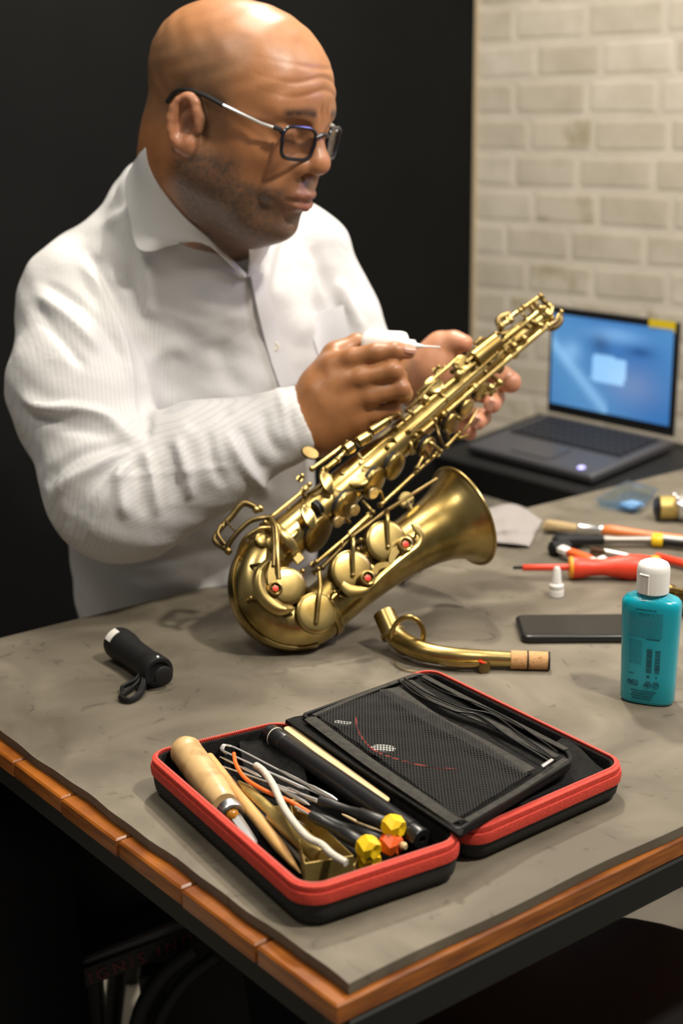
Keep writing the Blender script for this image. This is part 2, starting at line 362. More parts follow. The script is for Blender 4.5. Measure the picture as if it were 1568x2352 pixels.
def sdf_mesh(ops, h, pad=.02, cut=None):
    un = [o for o in ops if o[0] == 'u']
    lo = np.min([o[1][1] for o in un], 0) - pad; hi = np.max([o[1][2] for o in un], 0) + pad
    if cut is not None: lo = np.maximum(lo, cut[0]); hi = np.minimum(hi, cut[1])
    n = np.ceil((hi - lo) / h).astype(int) + 1
    ax = [lo[i] + h * np.arange(n[i]) for i in range(3)]
    d = np.full(n, .2, np.float64)
    for kind, (f, plo, phi), k in ops:
        mg = .03 if kind == 'u' else max(k, .01) + .004
        i0 = np.maximum(np.floor((plo - mg - lo) / h).astype(int), 0); i1 = np.minimum(np.ceil((phi + mg - lo) / h).astype(int) + 1, n)
        if (i1 <= i0).any(): continue
        X, Y, Z = np.meshgrid(*[ax[i][i0[i]:i1[i]] for i in range(3)], indexing='ij')
        b = f(np.stack([X, Y, Z], -1)); sl = tuple(slice(i0[i], i1[i]) for i in range(3)); s = d[sl]
        if kind == 'u': hh = np.maximum(k - np.abs(s - b), 0) / k; d[sl] = np.minimum(s, b) - hh * hh * k / 4
        else: hh = np.maximum(k - np.abs(s + b), 0) / k; d[sl] = np.maximum(s, -b) + hh * hh * k / 4
    # surface nets
    s = d < 0
    c8 = [s[i:n[0] - 1 + i, j:n[1] - 1 + j, k:n[2] - 1 + k] for i in (0, 1) for j in (0, 1) for k in (0, 1)]
    cnt = sum(c.astype(np.int8) for c in c8); act = (cnt > 0) & (cnt < 8)
    I = np.argwhere(act); vid = -np.ones(act.shape, np.int64); vid[act] = np.arange(len(I))
    offs = [(i, j, k) for i in (0, 1) for j in (0, 1) for k in (0, 1)]
    val = np.stack([d[I[:, 0] + o[0], I[:, 1] + o[1], I[:, 2] + o[2]] for o in offs], 1)
    acc = np.zeros((len(I), 3)); ct = np.zeros(len(I))
    for a in range(8):
        for b in range(a + 1, 8):
            oa, ob = np.array(offs[a]), np.array(offs[b])
            if np.abs(oa - ob).sum() != 1: continue
            va, vb = val[:, a], val[:, b]; m = (va < 0) != (vb < 0)
            t = np.where(m, va / np.where(m, va - vb, 1), 0)
            acc += m[:, None] * (oa + t[:, None] * (ob - oa)); ct += m
    V = lo + h * (I + acc / ct[:, None])
    Fq = []
    for axn in range(3):
        o1, o2 = [(1, 2), (2, 0), (0, 1)][axn]
        sl0 = [slice(None)] * 3; sl1 = [slice(None)] * 3; sl0[axn] = slice(0, -1); sl1[axn] = slice(1, None)
        A = s[tuple(sl0)]; Bq = s[tuple(sl1)]; ch = np.argwhere(A != Bq); ch = ch[(ch[:, o1] > 0) & (ch[:, o2] > 0) & (ch[:, o1] < n[o1] - 1) & (ch[:, o2] < n[o2] - 1)]
        q = []
        for d1, d2 in ((1, 1), (0, 1), (0, 0), (1, 0)):
            e = ch.copy(); e[:, o1] -= d1; e[:, o2] -= d2; q.append(vid[e[:, 0], e[:, 1], e[:, 2]])
        q = np.stack(q, 1); ins = A[ch[:, 0], ch[:, 1], ch[:, 2]]
        q[~ins] = q[~ins][:, ::-1]; Fq.append(q)
    Fq = np.concatenate(Fq); Fq = Fq[(Fq >= 0).all(1)]
    return V, Fq
def relax(V, Fq, it=2, w=.5):
    e = np.concatenate([Fq[:, [0, 1]], Fq[:, [1, 2]], Fq[:, [2, 3]], Fq[:, [3, 0]]])
    for _ in range(it):
        a = np.zeros_like(V); c = np.zeros(len(V))
        for p, q in ((0, 1), (1, 0)):
            for ax in range(3): a[:, ax] += np.bincount(e[:, p], V[e[:, q], ax], len(V))
            c += np.bincount(e[:, p], minlength=len(V))
        V = V * (1 - w) + w * a / np.maximum(c, 1)[:, None]
    return V
def vnormals(V, Fq):
    fn = np.cross(V[Fq[:, 2]] - V[Fq[:, 0]], V[Fq[:, 3]] - V[Fq[:, 1]]); N = np.zeros_like(V)
    for i in range(4):
        for ax in range(3): N[:, ax] += np.bincount(Fq[:, i], fn[:, ax], len(V))
    return N / (np.linalg.norm(N, axis=1, keepdims=True) + 1e-12)
def np_mesh(name, V, Fq, m, parent, cols=None, floats=None, label=None):
    """V in world space"""
    me = bpy.data.meshes.new(name); org = ORG[parent.name]; W_ = V - org
    vol = np.einsum('ij,ij->i', V[Fq[:, 0]] - V.mean(0), np.cross(V[Fq[:, 1]] - V.mean(0), V[Fq[:, 2]] - V.mean(0))).sum()
    if vol < 0: Fq = Fq[:, ::-1]
    me.vertices.add(len(V)); me.vertices.foreach_set('co', W_.astype(np.float32).ravel())
    me.loops.add(len(Fq) * 4); me.loops.foreach_set('vertex_index', Fq.astype(np.int32).ravel())
    me.polygons.add(len(Fq)); me.polygons.foreach_set('loop_start', np.arange(0, len(Fq) * 4, 4, dtype=np.int32))
    me.update(calc_edges=True); me.shade_smooth()
    if cols is not None:
        a = me.color_attributes.new('Col', 'FLOAT_COLOR', 'POINT'); a.data.foreach_set('color', np.concatenate([cols, np.ones((len(V), 1))], 1).astype(np.float32).ravel())
    for k, v in (floats or {}).items():
        a = me.attributes.new(k, 'FLOAT', 'POINT'); a.data.foreach_set('value', v.astype(np.float32))
    me.materials.append(m); o = bpy.data.objects.new(name, me); COL.objects.link(o); o.parent = parent; ORG[o.name] = org
    if label: o['label'] = label
    return o

# ================================================================== THE ROOM
KC = w2c(D(1090, 350, 3.3)); K = c2w(KC)
BD = np.array([math.cos(math.radians(44.4)), -math.sin(math.radians(44.4)), 0])       # brick wall runs right and nearer
BN = np.array([-BD[1], BD[0], 0]) * -1                                                # towards the room
DD = np.array([-BD[1] * -1, -BD[0] * 1, 0]); DD = nrm(np.array([BD[1], -BD[0], 0]))   # dark wall direction (left, nearer)
if DD[0] > 0: DD = -DD
K0 = np.array([K[0], K[1], 0])
def wall(name, o, d, nrm_, length, h, th, m):
    b = MB(); c = o + d * length / 2 - nrm_ * th / 2 + Z3 * h / 2
    b.box(c, d, nrm_, Z3, length, th, h); return b.build(name, m, kind='structure', smooth=None)
if BN @ (C - K0) < 0: BN = -BN
DN = nrm(np.array([-DD[1], DD[0], 0]));
if DN @ (C - K0) < 0: DN = -DN
wl = wall('wall_left', K0 - DD * .12, DD, DN, 3.4, 2.9, .1, M['dark_wall'])
wr = wall('wall_right', K0, BD, BN, 3.2, 2.9, .1, M['mortar'])
fb = MB(); fb.box((.3, 1.2, -.02), (1, 0, 0), (0, 1, 0), (0, 0, 1), 7, 7, .04); fb.build('floor', M['floor'], kind='structure', smooth=None)
# whitewashed bricks, each its own piece of the wall, low relief
BL_, BH_, J_ = .172, .0655, .0125
variants = []
for vi in range(7):
    b = MB(); w_ = BL_; h_ = BH_; pts = []
    for dep, ins in ((0, 0), (.0009, .0015), (.0018, .0075)):
        ring = rrect(w_ - 2 * ins, h_ - 2 * ins, .006, 2)
        pts.append([np.array([x + .0012 * math.sin(vi * 9 + y * 90) , dep, y + .001 * math.sin(vi * 5 + x * 60)]) for x, y in ring])
    b.loft(pts, cap0=False); variants.append(b.mesh('brick', np.zeros(3)))
for i, me in enumerate(variants):
    bm = bmesh.new(); bm.from_mesh(me); bmesh.ops.recalc_face_normals(bm, faces=bm.faces); bm.to_mesh(me); bm.free()
    me.materials.append(M['brick'][(0, 1, 0, 2, 0, 2, 1)[i]])
yaw = math.atan2(BD[1], BD[0])
orgw = ORG[wr.name]; r_ = random.Random(3)
for row in range(30):
    x = .006; first = (.55 if row % 2 else 1.) * BL_ + r_.uniform(-.03, .01)
    for c_ in range(10):
        sx_ = first / BL_ if c_ == 0 else r_.uniform(.90, 1.06); w_ = BL_ * sx_
        p = K0 + BD * (x + w_ / 2) + BN * -.0006 + Z3 * (.035 + row * (BH_ + J_))
        o = bpy.data.objects.new('brick', variants[r_.randrange(7)]); COL.objects.link(o); o.parent = wr
        o.location = Vector(p - orgw); o.rotation_euler = (0, 0, yaw if BN @ np.array([-math.sin(yaw), math.cos(yaw), 0]) > 0 else yaw + math.pi); o.scale = (sx_, 1, r_.uniform(.96, 1.03))
        ORG[o.name] = p; x += w_ + J_
tb = MB(); tb.box(K0 + BD * .0035 + BN * .0035 + Z3 * 1.45, BD, BN, Z3, .007, .007, 2.9); tb.build('trim_1', mat('beige_corner_trim', (.42, .34, .22), .7), kind='structure', smooth=None)

# ================================================================== TABLE
table = thing('table', TL(.5, .4, -ZT), 'wooden plank table with a black steel frame under the grey mat', 'table')
edges = [-.005, .093, .196, .297, .397, .493, .592, .690, .800]
for i in range(8):
    a, b_ = edges[i] + .0012, edges[i + 1] - .0012
    bx = MB(); bx.box(TL(.80 - .0075 + random.uniform(-.001, .001), (a + b_) / 2, -.0180), E2, E1, Z3, 1.60 + .012, b_ - a, .017, .0016)
    bx.build('plank', M['wood'], table, smooth=25)
for nm, (a0, a1, b0, b1) in {'frame_rail': (-.004, 1.60, -.006, .034), }.items():
    pass
def rail(p, q, w_, h_, z, name='frame_rail'):
    b = MB(); c = (p + q) / 2; c = np.array([c[0], c[1], ZT + z]); d = nrm(q - p); b.box(c, d, np.cross(Z3, d), Z3, np.linalg.norm(q - p), w_, h_, .002); return b.build(name, M['steel_black'], table)
rail(TL(-.004, .010), TL(1.59, .010), .030, .030, -.0418)
rail(TL(-.004, .780), TL(1.59, .780), .030, .030, -.0418)
rail(TL(.012, -.004), TL(.012, .79), .030, .030, -.0422)
rail(TL(1.58, -.004), TL(1.58, .79), .030, .030, -.0422)
for a, b_ in ((.018, .016), (.018, .774), (1.57, .016), (1.57, .774)):
    lb = MB(); lb.box(TL(a, b_, -.06 - (ZT - .06) / 2), E2, E1, Z3, .04, .04, ZT - .061, .003); lb.build('leg', M['steel_black'], table)
# rubber mat with slightly wavy edges
nx, ny = 90, 60; LX, LY = 1.585, .786
G = np.zeros((nx, ny, 3))
for i in range(nx):
    for j in range(ny):
        a = LX * i / (nx - 1); b_ = LY * j / (ny - 1)
        if i == 0: a += .0009 * math.sin(b_ * 37) + .0006 * math.sin(b_ * 90)
        if j == 0: b_ += .0012 * math.sin(a * 31)
        dz = 0
        if i <= 1: dz = .0006 * math.sin(b_ * 23)
        G[i, j] = TL(a, b_, dz)
mb = MB(); mb.grid(G, .0090); mt = mb.build('table_mat', M['mat'], smooth=30, label='scuffed grey rubber work mat covering the table top', cat='mat')

# ================================================================== SEATS AND FRAMES BELOW
st = thing('round_stool', T(1400, 2420, -.29) * np.array([1, 1, 0]), 'round black padded stool under the right side of the table', 'stool')
sc = T(1405, 2330, -.27)
b = MB(); b.lathe(sc - Z3 * .05, Z3, [(0, .02), (0, .185), (.008, .196), (.03, .20), (.043, .192), (.05, .17), (.052, .02)], 40); b.build('seat', mat('black_vinyl', (.010, .010, .011), .45), st)
b = MB(); b.lathe(np.array([sc[0], sc[1], .03]), Z3, [(0, .022), (.395, .022)], 16); b.build('column', M['steel_black'], st)
for k in range(5):
    a = k * 2 * math.pi / 5; b = MB(); c0 = np.array([sc[0], sc[1], .05]); e = c0 + np.array([math.cos(a) * .2, math.sin(a) * .2, -.03])
    b.tube([c0, e], [.016, .011], 8); b.ball(e, .019, 10); b.build('leg', M['steel_black'], st)
# black machine frame with red lettering, lower left
fr = thing('chair_frame', D(230, 2250, 1.75) * np.array([1, 1, 0]), 'black metal frame with dark red lettering on its crossbar under the table', 'frame')
dF = 1.72
p0, p1 = D(150, 2222, dF), D(500, 2080, dF + .06)
ax_ = nrm(p1 - p0)
b = MB(); b.box((p0 + p1) / 2 , ax_, nrm(np.cross(Z3, ax_)), nrm(np.cross(ax_, np.cross(Z3, ax_))), np.linalg.norm(p1 - p0), .05, .036, .003); b.build('crossbar', mat('dark_grey_metal', (.022, .022, .026), .5), fr)
b = MB(); pa, pb = D(192, 2245, dF - .02), D(500, 2125, dF + .04); axb = nrm(pb - pa)
b.box((pa + pb) / 2, axb, nrm(np.cross(Z3, axb)), Z3, np.linalg.norm(pb - pa), .006, .026, .001); sp = b.build('sign_strip', M['black_matt'], fr)
for x0, x1 in ((172, 232), (322, 380)):
    b = MB(); t_ = D((x0 + x1) / 2, 2225, dF + .02); w_ = (x1 - x0) / F * dF
    b.box((t_ + t_ * np.array([1, 1, 0])) / 2, (1, 0, 0), (0, 1, 0), Z3, w_, .035, t_[2], .003); b.build('leg', M['black_matt'], fr)
b = MB(); b.tube(catmull([D(448, 2180, dF), D(380, 2235, dF), D(330, 2310, dF), D(305, 2400, dF)], 6), .011, 10); b.build('curved_tube', M['steel_black'], fr)
b = MB(); b.tube(catmull([D(500, 2195, dF), D(430, 2250, dF), D(375, 2330, dF), D(350, 2420, dF)], 6), .009, 10); b.build('curved_tube', M['steel_black'], fr)
b = MB(); pts = [D(x, y, dF + .03) for x, y in ((22, 1960), (30, 2060), (45, 2150), (85, 2190), (130, 2290), (90, 2338), (-60, 2360), (-90, 1960))]
cen = sum(pts) / len(pts); b.loft([pts, [p + np.array([0, .05, 0]) for p in pts]]); b.build('back_panel', M['black_matt'], fr)
for poly_, dp in ((((40, 1780), (620, 1900), (620, 2130), (480, 2100), (150, 2216), (60, 2200)), 1.80), (((335, 2150), (620, 2060), (760, 2250), (760, 2440), (322, 2440), (322, 2200)), 1.86)):
    pts = [D(x, y, dp) for x, y in poly_]; b = MB(); b.loft([pts, [p_ + np.array([0, .02, 0]) for p_ in pts]]); b.build('added_dark_sheet', M['black_matt'], fr)  # sheets added to turn the space around the crossbar black
cu = bpy.data.curves.new('letters', 'FONT'); cu.body = 'IGNIS INDUSTRIAL'; cu.size = .021; cu.extrude = .0003; cu.space_character = 1.45
to = bpy.data.objects.new('tmp', cu); COL.objects.link(to); bpy.context.view_layer.update()
me = bpy.data.meshes.new_from_object(to.evaluated_get(bpy.context.evaluated_depsgraph_get())); bpy.data.objects.remove(to)
me.materials.append(M['red_print']); lo_ = bpy.data.objects.new('lettering', me); COL.objects.link(lo_); lo_.parent = fr
xa = nrm(pb - pa); ya = nrm(Z3 - xa * (Z3 @ xa)); za = np.cross(xa, ya); pos = pa - ya * .008 + za * .0045 + xa * .004 - ORG[fr.name]
lo_.matrix_local = Matrix(((xa[0], ya[0], za[0], pos[0]), (xa[1], ya[1], za[1], pos[1]), (xa[2], ya[2], za[2], pos[2]), (0, 0, 0, 1))); ORG[lo_.name] = pos

# ================================================================== LAPTOP ON ITS STAND
LO = np.array([.2428, 2.7165, .715]); LX_, LYv, LZ_ = np.array([.6105, -.792, .002]), np.array([.7842, .6048, .1386]), np.array([-.111, -.0831, .9903])
LW, LD = .325, .225
def LP(a, b, z=0): return LO + LX_ * a + LYv * b + LZ_ * z
stand = thing('laptop_stand', LP(.16, .1) * np.array([1, 1, 0]), 'black side stand behind the table carrying the laptop', 'stand')
b = MB(); b.box(LP(.24, .12, -.055), LX_, LYv, LZ_, .62, .30, .062, .004); b.build('shelf', M['black_matt'], stand)
b = MB(); b.box(LP(.45, .12, -.36), LX_, LYv, LZ_, .40, .24, .56, .004); b.build('cabinet', M['black_matt'], stand)
lap = thing('laptop', LP(.16, .11, -.02), 'open dark grey laptop with a blue picture on its screen', 'laptop')
b = MB(); b.box(LP(LW / 2, LD / 2, -.010), LX_, LYv, LZ_, LW, LD, .018, .004); base = b.build('base', M['laptop'], lap)
b = MB(); b.box(LP(LW / 2, .152, .0008), LX_, LYv, LZ_, .285, .108, .002); b.build('keyboard_well', M['bezel'], base)
b = MB(); b.box(LP(LW / 2 - .01, .05, .0006), LX_, LYv, LZ_, .1, .062, .0012, .0005); b.build('touchpad', mat('touchpad_grey', (.05, .05, .056), .35), base)
kb = MB(); kb.box((0, 0, 0), LX_, LYv, LZ_, .0155, .0155, .002, .0006); kme = kb.mesh('key', np.zeros(3)); kme.materials.append(M['key'])
for rI in range(5):
    for cI in range(15):
        o = bpy.data.objects.new('key', kme); COL.objects.link(o); o.parent = base; o.location = Vector(LP(.0315 + cI * .0187, .111 + rI * .0205, .0026) - ORG[base.name])
b = MB(); b.lathe(LP(.285, .018, 0), LZ_, [(0, .007), (.001, .007), (.0012, .001)], 16); b.build('power_light', M['led'], base)
sa = .1513; SD = nrm(LZ_ * math.cos(sa) + LYv * math.sin(sa)); SN = nrm(np.cross(LX_, SD));
if SN @ (C - LO) < 0: SN = -SN
SB = LP(0, LD - .004, .004); SH = .213
b = MB(); b.box(SB + LX_ * LW / 2 + SD * SH / 2 - SN * .004, LX_, SD, SN, LW, SH, .006, .003); lid = b.build('lid', M['bezel'], lap)
gx, gy = 72, 48; sw, sh = LW - .022, SH - .034; V = []; cols = []
def img(u, v):
    c = np.array([.05, .17, .40]) + np.array([.02, .04, .04]) * math.sin(5 * u + 2 * v)
    s_ = math.exp(-((v - (.62 - 1.35 * (u - .05))) / .09) ** 2) * (u < .5); c += s_ * np.array([.10, .16, .20])
    if .36 < u - .06 * (v - .5) < .64 and .33 < v + .08 * (u - .5) < .62: c = np.array([.22, .46, .78])
    c += np.array([.10, .17, .22]) * math.exp(-((u - .55) ** 2 / .05 + (v - .86) ** 2 / .008))
    c += np.array([.09, .14, .18]) * math.exp(-((u - .18) ** 2 / .006 + (v - .62) ** 2 / .012))
    c -= np.array([.02, .08, .17]) * math.exp(-((u - .42) ** 2 / .006 + (v - .75) ** 2 / .012)) + np.array([.02, .07, .15]) * math.exp(-((u - .75) ** 2 / .01 + (v - .72) ** 2 / .003))
    c += np.array([.08, .06, .03]) * math.exp(-((u - .7) ** 2 / .05 + (v - .35) ** 2 / .05))
    return np.clip(c, .01, 1)
for i in range(gx):
    for j in range(gy):
        u, v = i / (gx - 1), j / (gy - 1); V.append(SB + LX_ * (.011 + sw * u) + SD * (.020 + sh * v) + SN * .0008); cols.append(img(u, v))
Fq = np.array([[i * gy + j, (i + 1) * gy + j, (i + 1) * gy + j + 1, i * gy + j + 1] for i in range(gx - 1) for j in range(gy - 1)])
np_mesh('screen', np.array(V), Fq, M['screen'], lid, np.array(cols))
b = MB(); b.box(SB + LX_ * (LW - .040) + SD * (SH - .010) + SN * .0004, LX_, SD, SN, .062, .020, .0008); b.build('yellow_sticker', M['sticker_yellow'], lid, label='yellow sticker on the corner of the bezel')
# ================================================================== THE MAN
HO = np.array([-.1197, .4734, 1.67]); HS = 1.06
HB = np.array([[.8341, -.3578, -.4199], [-.5101, -.2106, -.8339], [.2099, .9097, -.3582]])   # rows: forward, his right, up (camera space)
def H(x, y, z): return HO + HS * (np.array([x, y, z]) @ HB)
def hs(a, b, ra, rb): return seg(H(*a), H(*b), ra * HS, rb * HS)
def he(c, r, tilt=None):
    B = HB
    if tilt is not None: B = tilt @ HB
    return ell(H(*c), np.array(r) * HS, B)
def rotm(ax, deg):
    a = math.radians(deg); c, s = math.cos(a), math.sin(a)
    return np.array({'x': [[1, 0, 0], [0, c, s], [0, -s, c]], 'y': [[c, 0, -s], [0, 1, 0], [s, 0, c]], 'z': [[c, s, 0], [-s, c, 0], [0, 0, 1]]}[ax], float)
person = thing('person', D(420, 1500, 1.95) * np.array([1, 1, 0]), 'bald man in glasses and a white striped shirt working on a saxophone at the table', 'person')

head = []
u = lambda p, k: head.append(('u', p, k)); s_ = lambda p, k: head.append(('s', p, k))
u(he((-.014, 0, .030), (.100, .080, .079)), .01)
u(he((.028, 0, .036), (.070, .066, .060)), .03)
u(he((.040, 0, .010), (.066, .066, .050)), .03)
u(he((.028, 0, -.040), (.064, .064, .072)), .03)
u(he((-.03, 0, -.030), (.070, .066, .055)), .03)
for sg in (1, -1):
    u(hs((-.005, .058 * sg, -.062), (.056, .026 * sg, -.100), .022, .022), .03)      # jaw
    u(he((.058, .040 * sg, -.036), (.030, .026, .024)), .02)                          # cheek
    u(he((.038, .046 * sg, -.070), (.034, .022, .034)), .02)
    u(hs((.080, .046 * sg, .012), (.096, .016 * sg, .008), .010, .0090), .014)        # brow ridge
u(hs((.074, 0, -.104), (.082, 0, -.108), .024, .018), .02)                             # chin
u(he((.040, 0, -.108), (.052, .046, .024)), .02)                                        # under jaw
u(he((.084, 0, -.071), (.026, .034, .026)), .018)                                       # muzzle
for sg in (1, -1):
    s_(he((.103, .033 * sg, -.010), (.016, .019, .0125)), .012)                        # eye socket
    u(he((.0825, .033 * sg, -.0095), (.0150, .0165, .0140)), .004)                     # lid covered eyeball
    u(hs((.091, .020 * sg, -.0055), (.086, .047 * sg, -.006), .0045, .004), .006)      # upper lid fold
    u(hs((.090, .018 * sg, -.024), (.080, .048 * sg, -.023), .0040, .004), .010)       # lower bag
u(hs((.096, 0, .004), (.112, 0, -.030), .0085, .0115), .012)                           # nose bridge
u(he((.114, 0, -.036), (.0130, .0150, .0120)), .008)
for sg in (1, -1):
    u(he((.101, .0165 * sg, -.040), (.0125, .0090, .0098)), .006)
    s_(he((.105, .0085 * sg, -.050), (.006, .0042, .005)), .003)
    u(hs((.098, .022 * sg, -.046), (.084, .036 * sg, -.072), .006, .007), .014)        # nasolabial cheek
# lips
up = [(.094, .028, -.0765), (.106, .014, -.0715), (.1105, 0, -.0715), (.106, -.014, -.0715), (.094, -.028, -.0765)]
lw = [(.093, .027, -.0785), (.104, .013, -.0835), (.108, 0, -.0850), (.104, -.013, -.0835), (.093, -.027, -.0785)]
for P_, rr in ((up, (.0026, .0044, .0046, .0044, .0026)), (lw, (.0026, .0054, .0060, .0054, .0026))):
    for i in range(4): u(hs(P_[i], P_[i + 1], rr[i], rr[i + 1]), .004)
for i in range(4):
    a = np.array(up[i]) * .5 + np.array(lw[i]) * .5; b = np.array(up[i + 1]) * .5 + np.array(lw[i + 1]) * .5; a[0] += .006; b[0] += .006
    s_(hs(a, b, .0016, .0016), .003)
s_(hs((.108, .012, -.099), (.108, -.012, -.099), .006, .006), .012)
# forehead creases

# ears
for sg in (1, -1):
    ctr = []
    for k in range(13):
        a = math.radians(-125 + 300 * k / 12); rx, rz = .0155, .0255
        ctr.append((-.005 - rx * math.cos(a) * (1 if math.cos(a) > 0 else .8), sg * (.083 + .006 * max(0, math.cos(a)) ), -.021 + rz * math.sin(a)))
    for i in range(12): u(hs(ctr[i], ctr[i + 1], .0044, .0044), .006)
    u(he((-.003, .079 * sg, -.021), (.0160, .0055, .0245)), .006)
    s_(he((-.001, .088 * sg, -.023), (.0080, .0085, .012)), .004)
    s_(he((-.007, .088 * sg, -.008), (.007, .006, .008)), .004)
    u(he((.003, .081 * sg, -.045), (.0085, .0062, .010)), .006)
    u(hs((.011, .080 * sg, -.012), (.011, .080 * sg, -.026), .0042, .004), .003)
# neck
nk = [cq(455, 385, 1.715), cq(440, 520, 1.80), cq(440, 660, 1.91)]
u(seg(nk[0], nk[1], .070, .074), .04); u(seg(nk[1], nk[2], .072, .068), .04)
u(seg(H(-.042, 0, -.05), cq(412, 520, 1.82), .055, .056), .03)
u(seg(H(.045, 0, -.115), cq(500, 575, 1.86), .030, .032), .03)
head_ops = list(head)

# ---- trunk and arms under the shirt (same body)
SH_R = cq(175, 700, 1.80); EL_R = cq(248, 1130, 1.69); WR_R = cq(712, 958, 1.712)
SH_L = cq(680, 600, 1.97); EL_L = cq(835, 905, 2.00); WR_L = cq(952, 858, 1.87)
def torso(g):
    o = []
    A = lambda p, k: o.append(('u', p, k))
    A(ell(cq(440, 860, 1.90), (.168 - g, .215 - g, .118 - g)), .05)
    A(ell(cq(445, 1230, 1.955), (.168 - g, .27 - g, .135 - g)), .06)
    A(seg(cq(255, 665, 1.86), cq(640, 610, 1.96), .088 - g, .080 - g), .06)
    A(seg(cq(380, 480, 1.88), cq(430, 640, 1.90), .070 - g, .105 - g), .06)
    A(ell(cq(560, 800, 1.90), (.085 - g, .13 - g, .09 - g)), .05)
    return o
def arm(S, E, Wp, rs, rb, re, rf, rw, g, bend=None):
    mid = (S * .52 + E * .48) + (bend if bend is not None else 0); fm = E * .5 + Wp * .5
    return [('u', seg(S, mid, rs - g, rb - g), .05), ('u', seg(mid, E, rb - g, re - g), .04), ('u', seg(E, fm, re - g, rf - g), .035), ('u', seg(fm, Wp, rf - g, rw - g), .03)]
BEND = np.array([-.014, 0, 0])
body = list(torso(.012)) + arm(SH_R, EL_R, WR_R, .072, .078, .058, .050, .030, .010, BEND) + arm(SH_L, EL_L, WR_L, .068, .062, .054, .046, .028, .010)

# ---- hands, finger by finger
hand = []
def chain(P, R_, k=.005, k0=.010):
    for i in range(len(P) - 1): hand.append(('u', seg(cq(*P[i]), cq(*P[i + 1]), R_[i], R_[i + 1]), k0 if i == 0 else k))
# right hand: back of the hand faces up and to the camera
hand.append(('u', seg(cq(702, 975, 1.716), cq(745, 930, 1.705), .031, .032), .02))
hand.append(('u', seg(cq(712, 950, 1.712), cq(765, 860, 1.700), .027, .020), .02))
hand.append(('u', seg(cq(730, 985, 1.712), cq(800, 945, 1.698), .030, .022), .02))
hand.append(('u', seg(cq(745, 905, 1.70), cq(775, 885, 1.694), .024, .0185), .02))
hand.append(('u', seg(cq(750, 990, 1.715), cq(815, 975, 1.708), .024, .018), .02))
chain([(766, 840, 1.690), (808, 822, 1.680), (862, 811, 1.672), (908, 806, 1.670), (938, 808, 1.672)], [.0150, .0118, .0112, .0098, .0088])   # index
chain([(772, 880, 1.688), (830, 868, 1.676), (903, 852, 1.668), (915, 866, 1.682), (905, 872, 1.705)], [.0155, .0115, .0110, .0098, .0090])   # middle
chain([(792, 925, 1.690), (850, 910, 1.680), (921, 893, 1.675), (928, 905, 1.690), (915, 912, 1.712)], [.0150, .0112, .0108, .0095, .0085])   # ring
chain([(812, 962, 1.700), (855, 952, 1.694), (900, 938, 1.694), (905, 948, 1.710), (892, 950, 1.725)], [.0145, .0100, .0095, .0085, .0078])   # little
chain([(735, 880, 1.715), (772, 818, 1.722), (820, 790, 1.728), (862, 796, 1.722), (893, 801, 1.714)], [.0200, .0175, .0125, .0112, .0095], k0=.02)   # thumb behind the bottle
for a in ((785, 832), ): hand.append(('u', ell(cq(a[0], a[1], 1.688), (.010, .008, .006)), .008))
# index nail
# left hand: holds the body of the sax from behind
hand.append(('u', seg(cq(962, 875, 1.872), cq(1005, 850, 1.856), .029, .033), .02))
hand.append(('u', seg(cq(990, 880, 1.868), cq(1030, 900, 1.862), .034, .028), .02))
hand.append(('u', ell(cq(1002, 838, 1.845), (.024, .032, .022)), .02))
chain([(998, 838, 1.845), (1015, 795, 1.838), (1042, 785, 1.828), (1066, 789, 1.818)], [.0230, .0170, .0130, .0112], k=.008, k0=.02)    # thumb
chain([(1035, 872, 1.872), (1105, 858, 1.888), (1152, 862, 1.868), (1170, 880, 1.838)], [.0170, .0120, .0115, .0110])   # index
chain([(1030, 905, 1.872), (1085, 902, 1.890), (1138, 912, 1.866), (1130, 930, 1.836)], [.0165, .0115, .0115, .0112])   # middle
chain([(1025, 935, 1.868), (1065, 950, 1.882), (1108, 958, 1.858), (1096, 970, 1.832)], [.0160, .0110, .0108, .0104])   # ring
chain([(1015, 950, 1.870), (1045, 975, 1.876), (1075, 992, 1.858), (1078, 996, 1.846)], [.0140, .0100, .0095, .0090])   # little
chain([(1160, 868, 1.860), (1173, 877, 1.835)], [.0115, .0122])
hand.append(('u', seg(EL_L, cq(955, 876, 1.875), .030, .027), .02))
hand.append(('u', seg(EL_R * .3 + WR_R * .7, cq(705, 968, 1.714), .036, .029), .02))

V1, F1 = sdf_mesh(head_ops, .0021, cut=(np.array([-9, .28, 0]), np.array([9, 9, 9])))
V2, F2 = sdf_mesh(hand, .0021)
V3, F3 = sdf_mesh(body + [('u', seg(nk[1], nk[2], .07, .09), .03)], .008)
V1 = relax(V1, F1, 2, .4)
n1 = vnormals(V1, F1); L1 = (V1 - HO) @ HB.T / HS
if ((V1 - V1.mean(0)) * n1).sum() < 0: n1 = -n1
fr1 = np.exp(-(L1[:, 1] / .042) ** 2) * (L1[:, 0] > .05)
d1 = -.0016 * fr1 * (np.exp(-((L1[:, 2] - .034 - .006 * np.cos(L1[:, 1] * 60)) / .0022) ** 2) + np.exp(-((L1[:, 2] - .047 - .005 * np.cos(L1[:, 1] * 60)) / .0022) ** 2) + .6 * np.exp(-((L1[:, 2] - .060) / .0025) ** 2)) - .0020 * (L1[:, 0] > .07) * np.exp(-((np.abs(L1[:, 1]) - .006) / .0018) ** 2) * np.exp(-((L1[:, 2] - .018) / .007) ** 2)
d1 += .0005 * np.sin(L1[:, 0] * 150 + 2 * np.sin(L1[:, 2] * 90)) * np.sin(L1[:, 2] * 130 + L1[:, 1] * 90) * (L1[:, 2] > .0)
V1 = V1 + n1 * d1[:, None] * HS
V2 = relax(V2, F2, 2, .4); V3 = relax(V3, F3, 2)
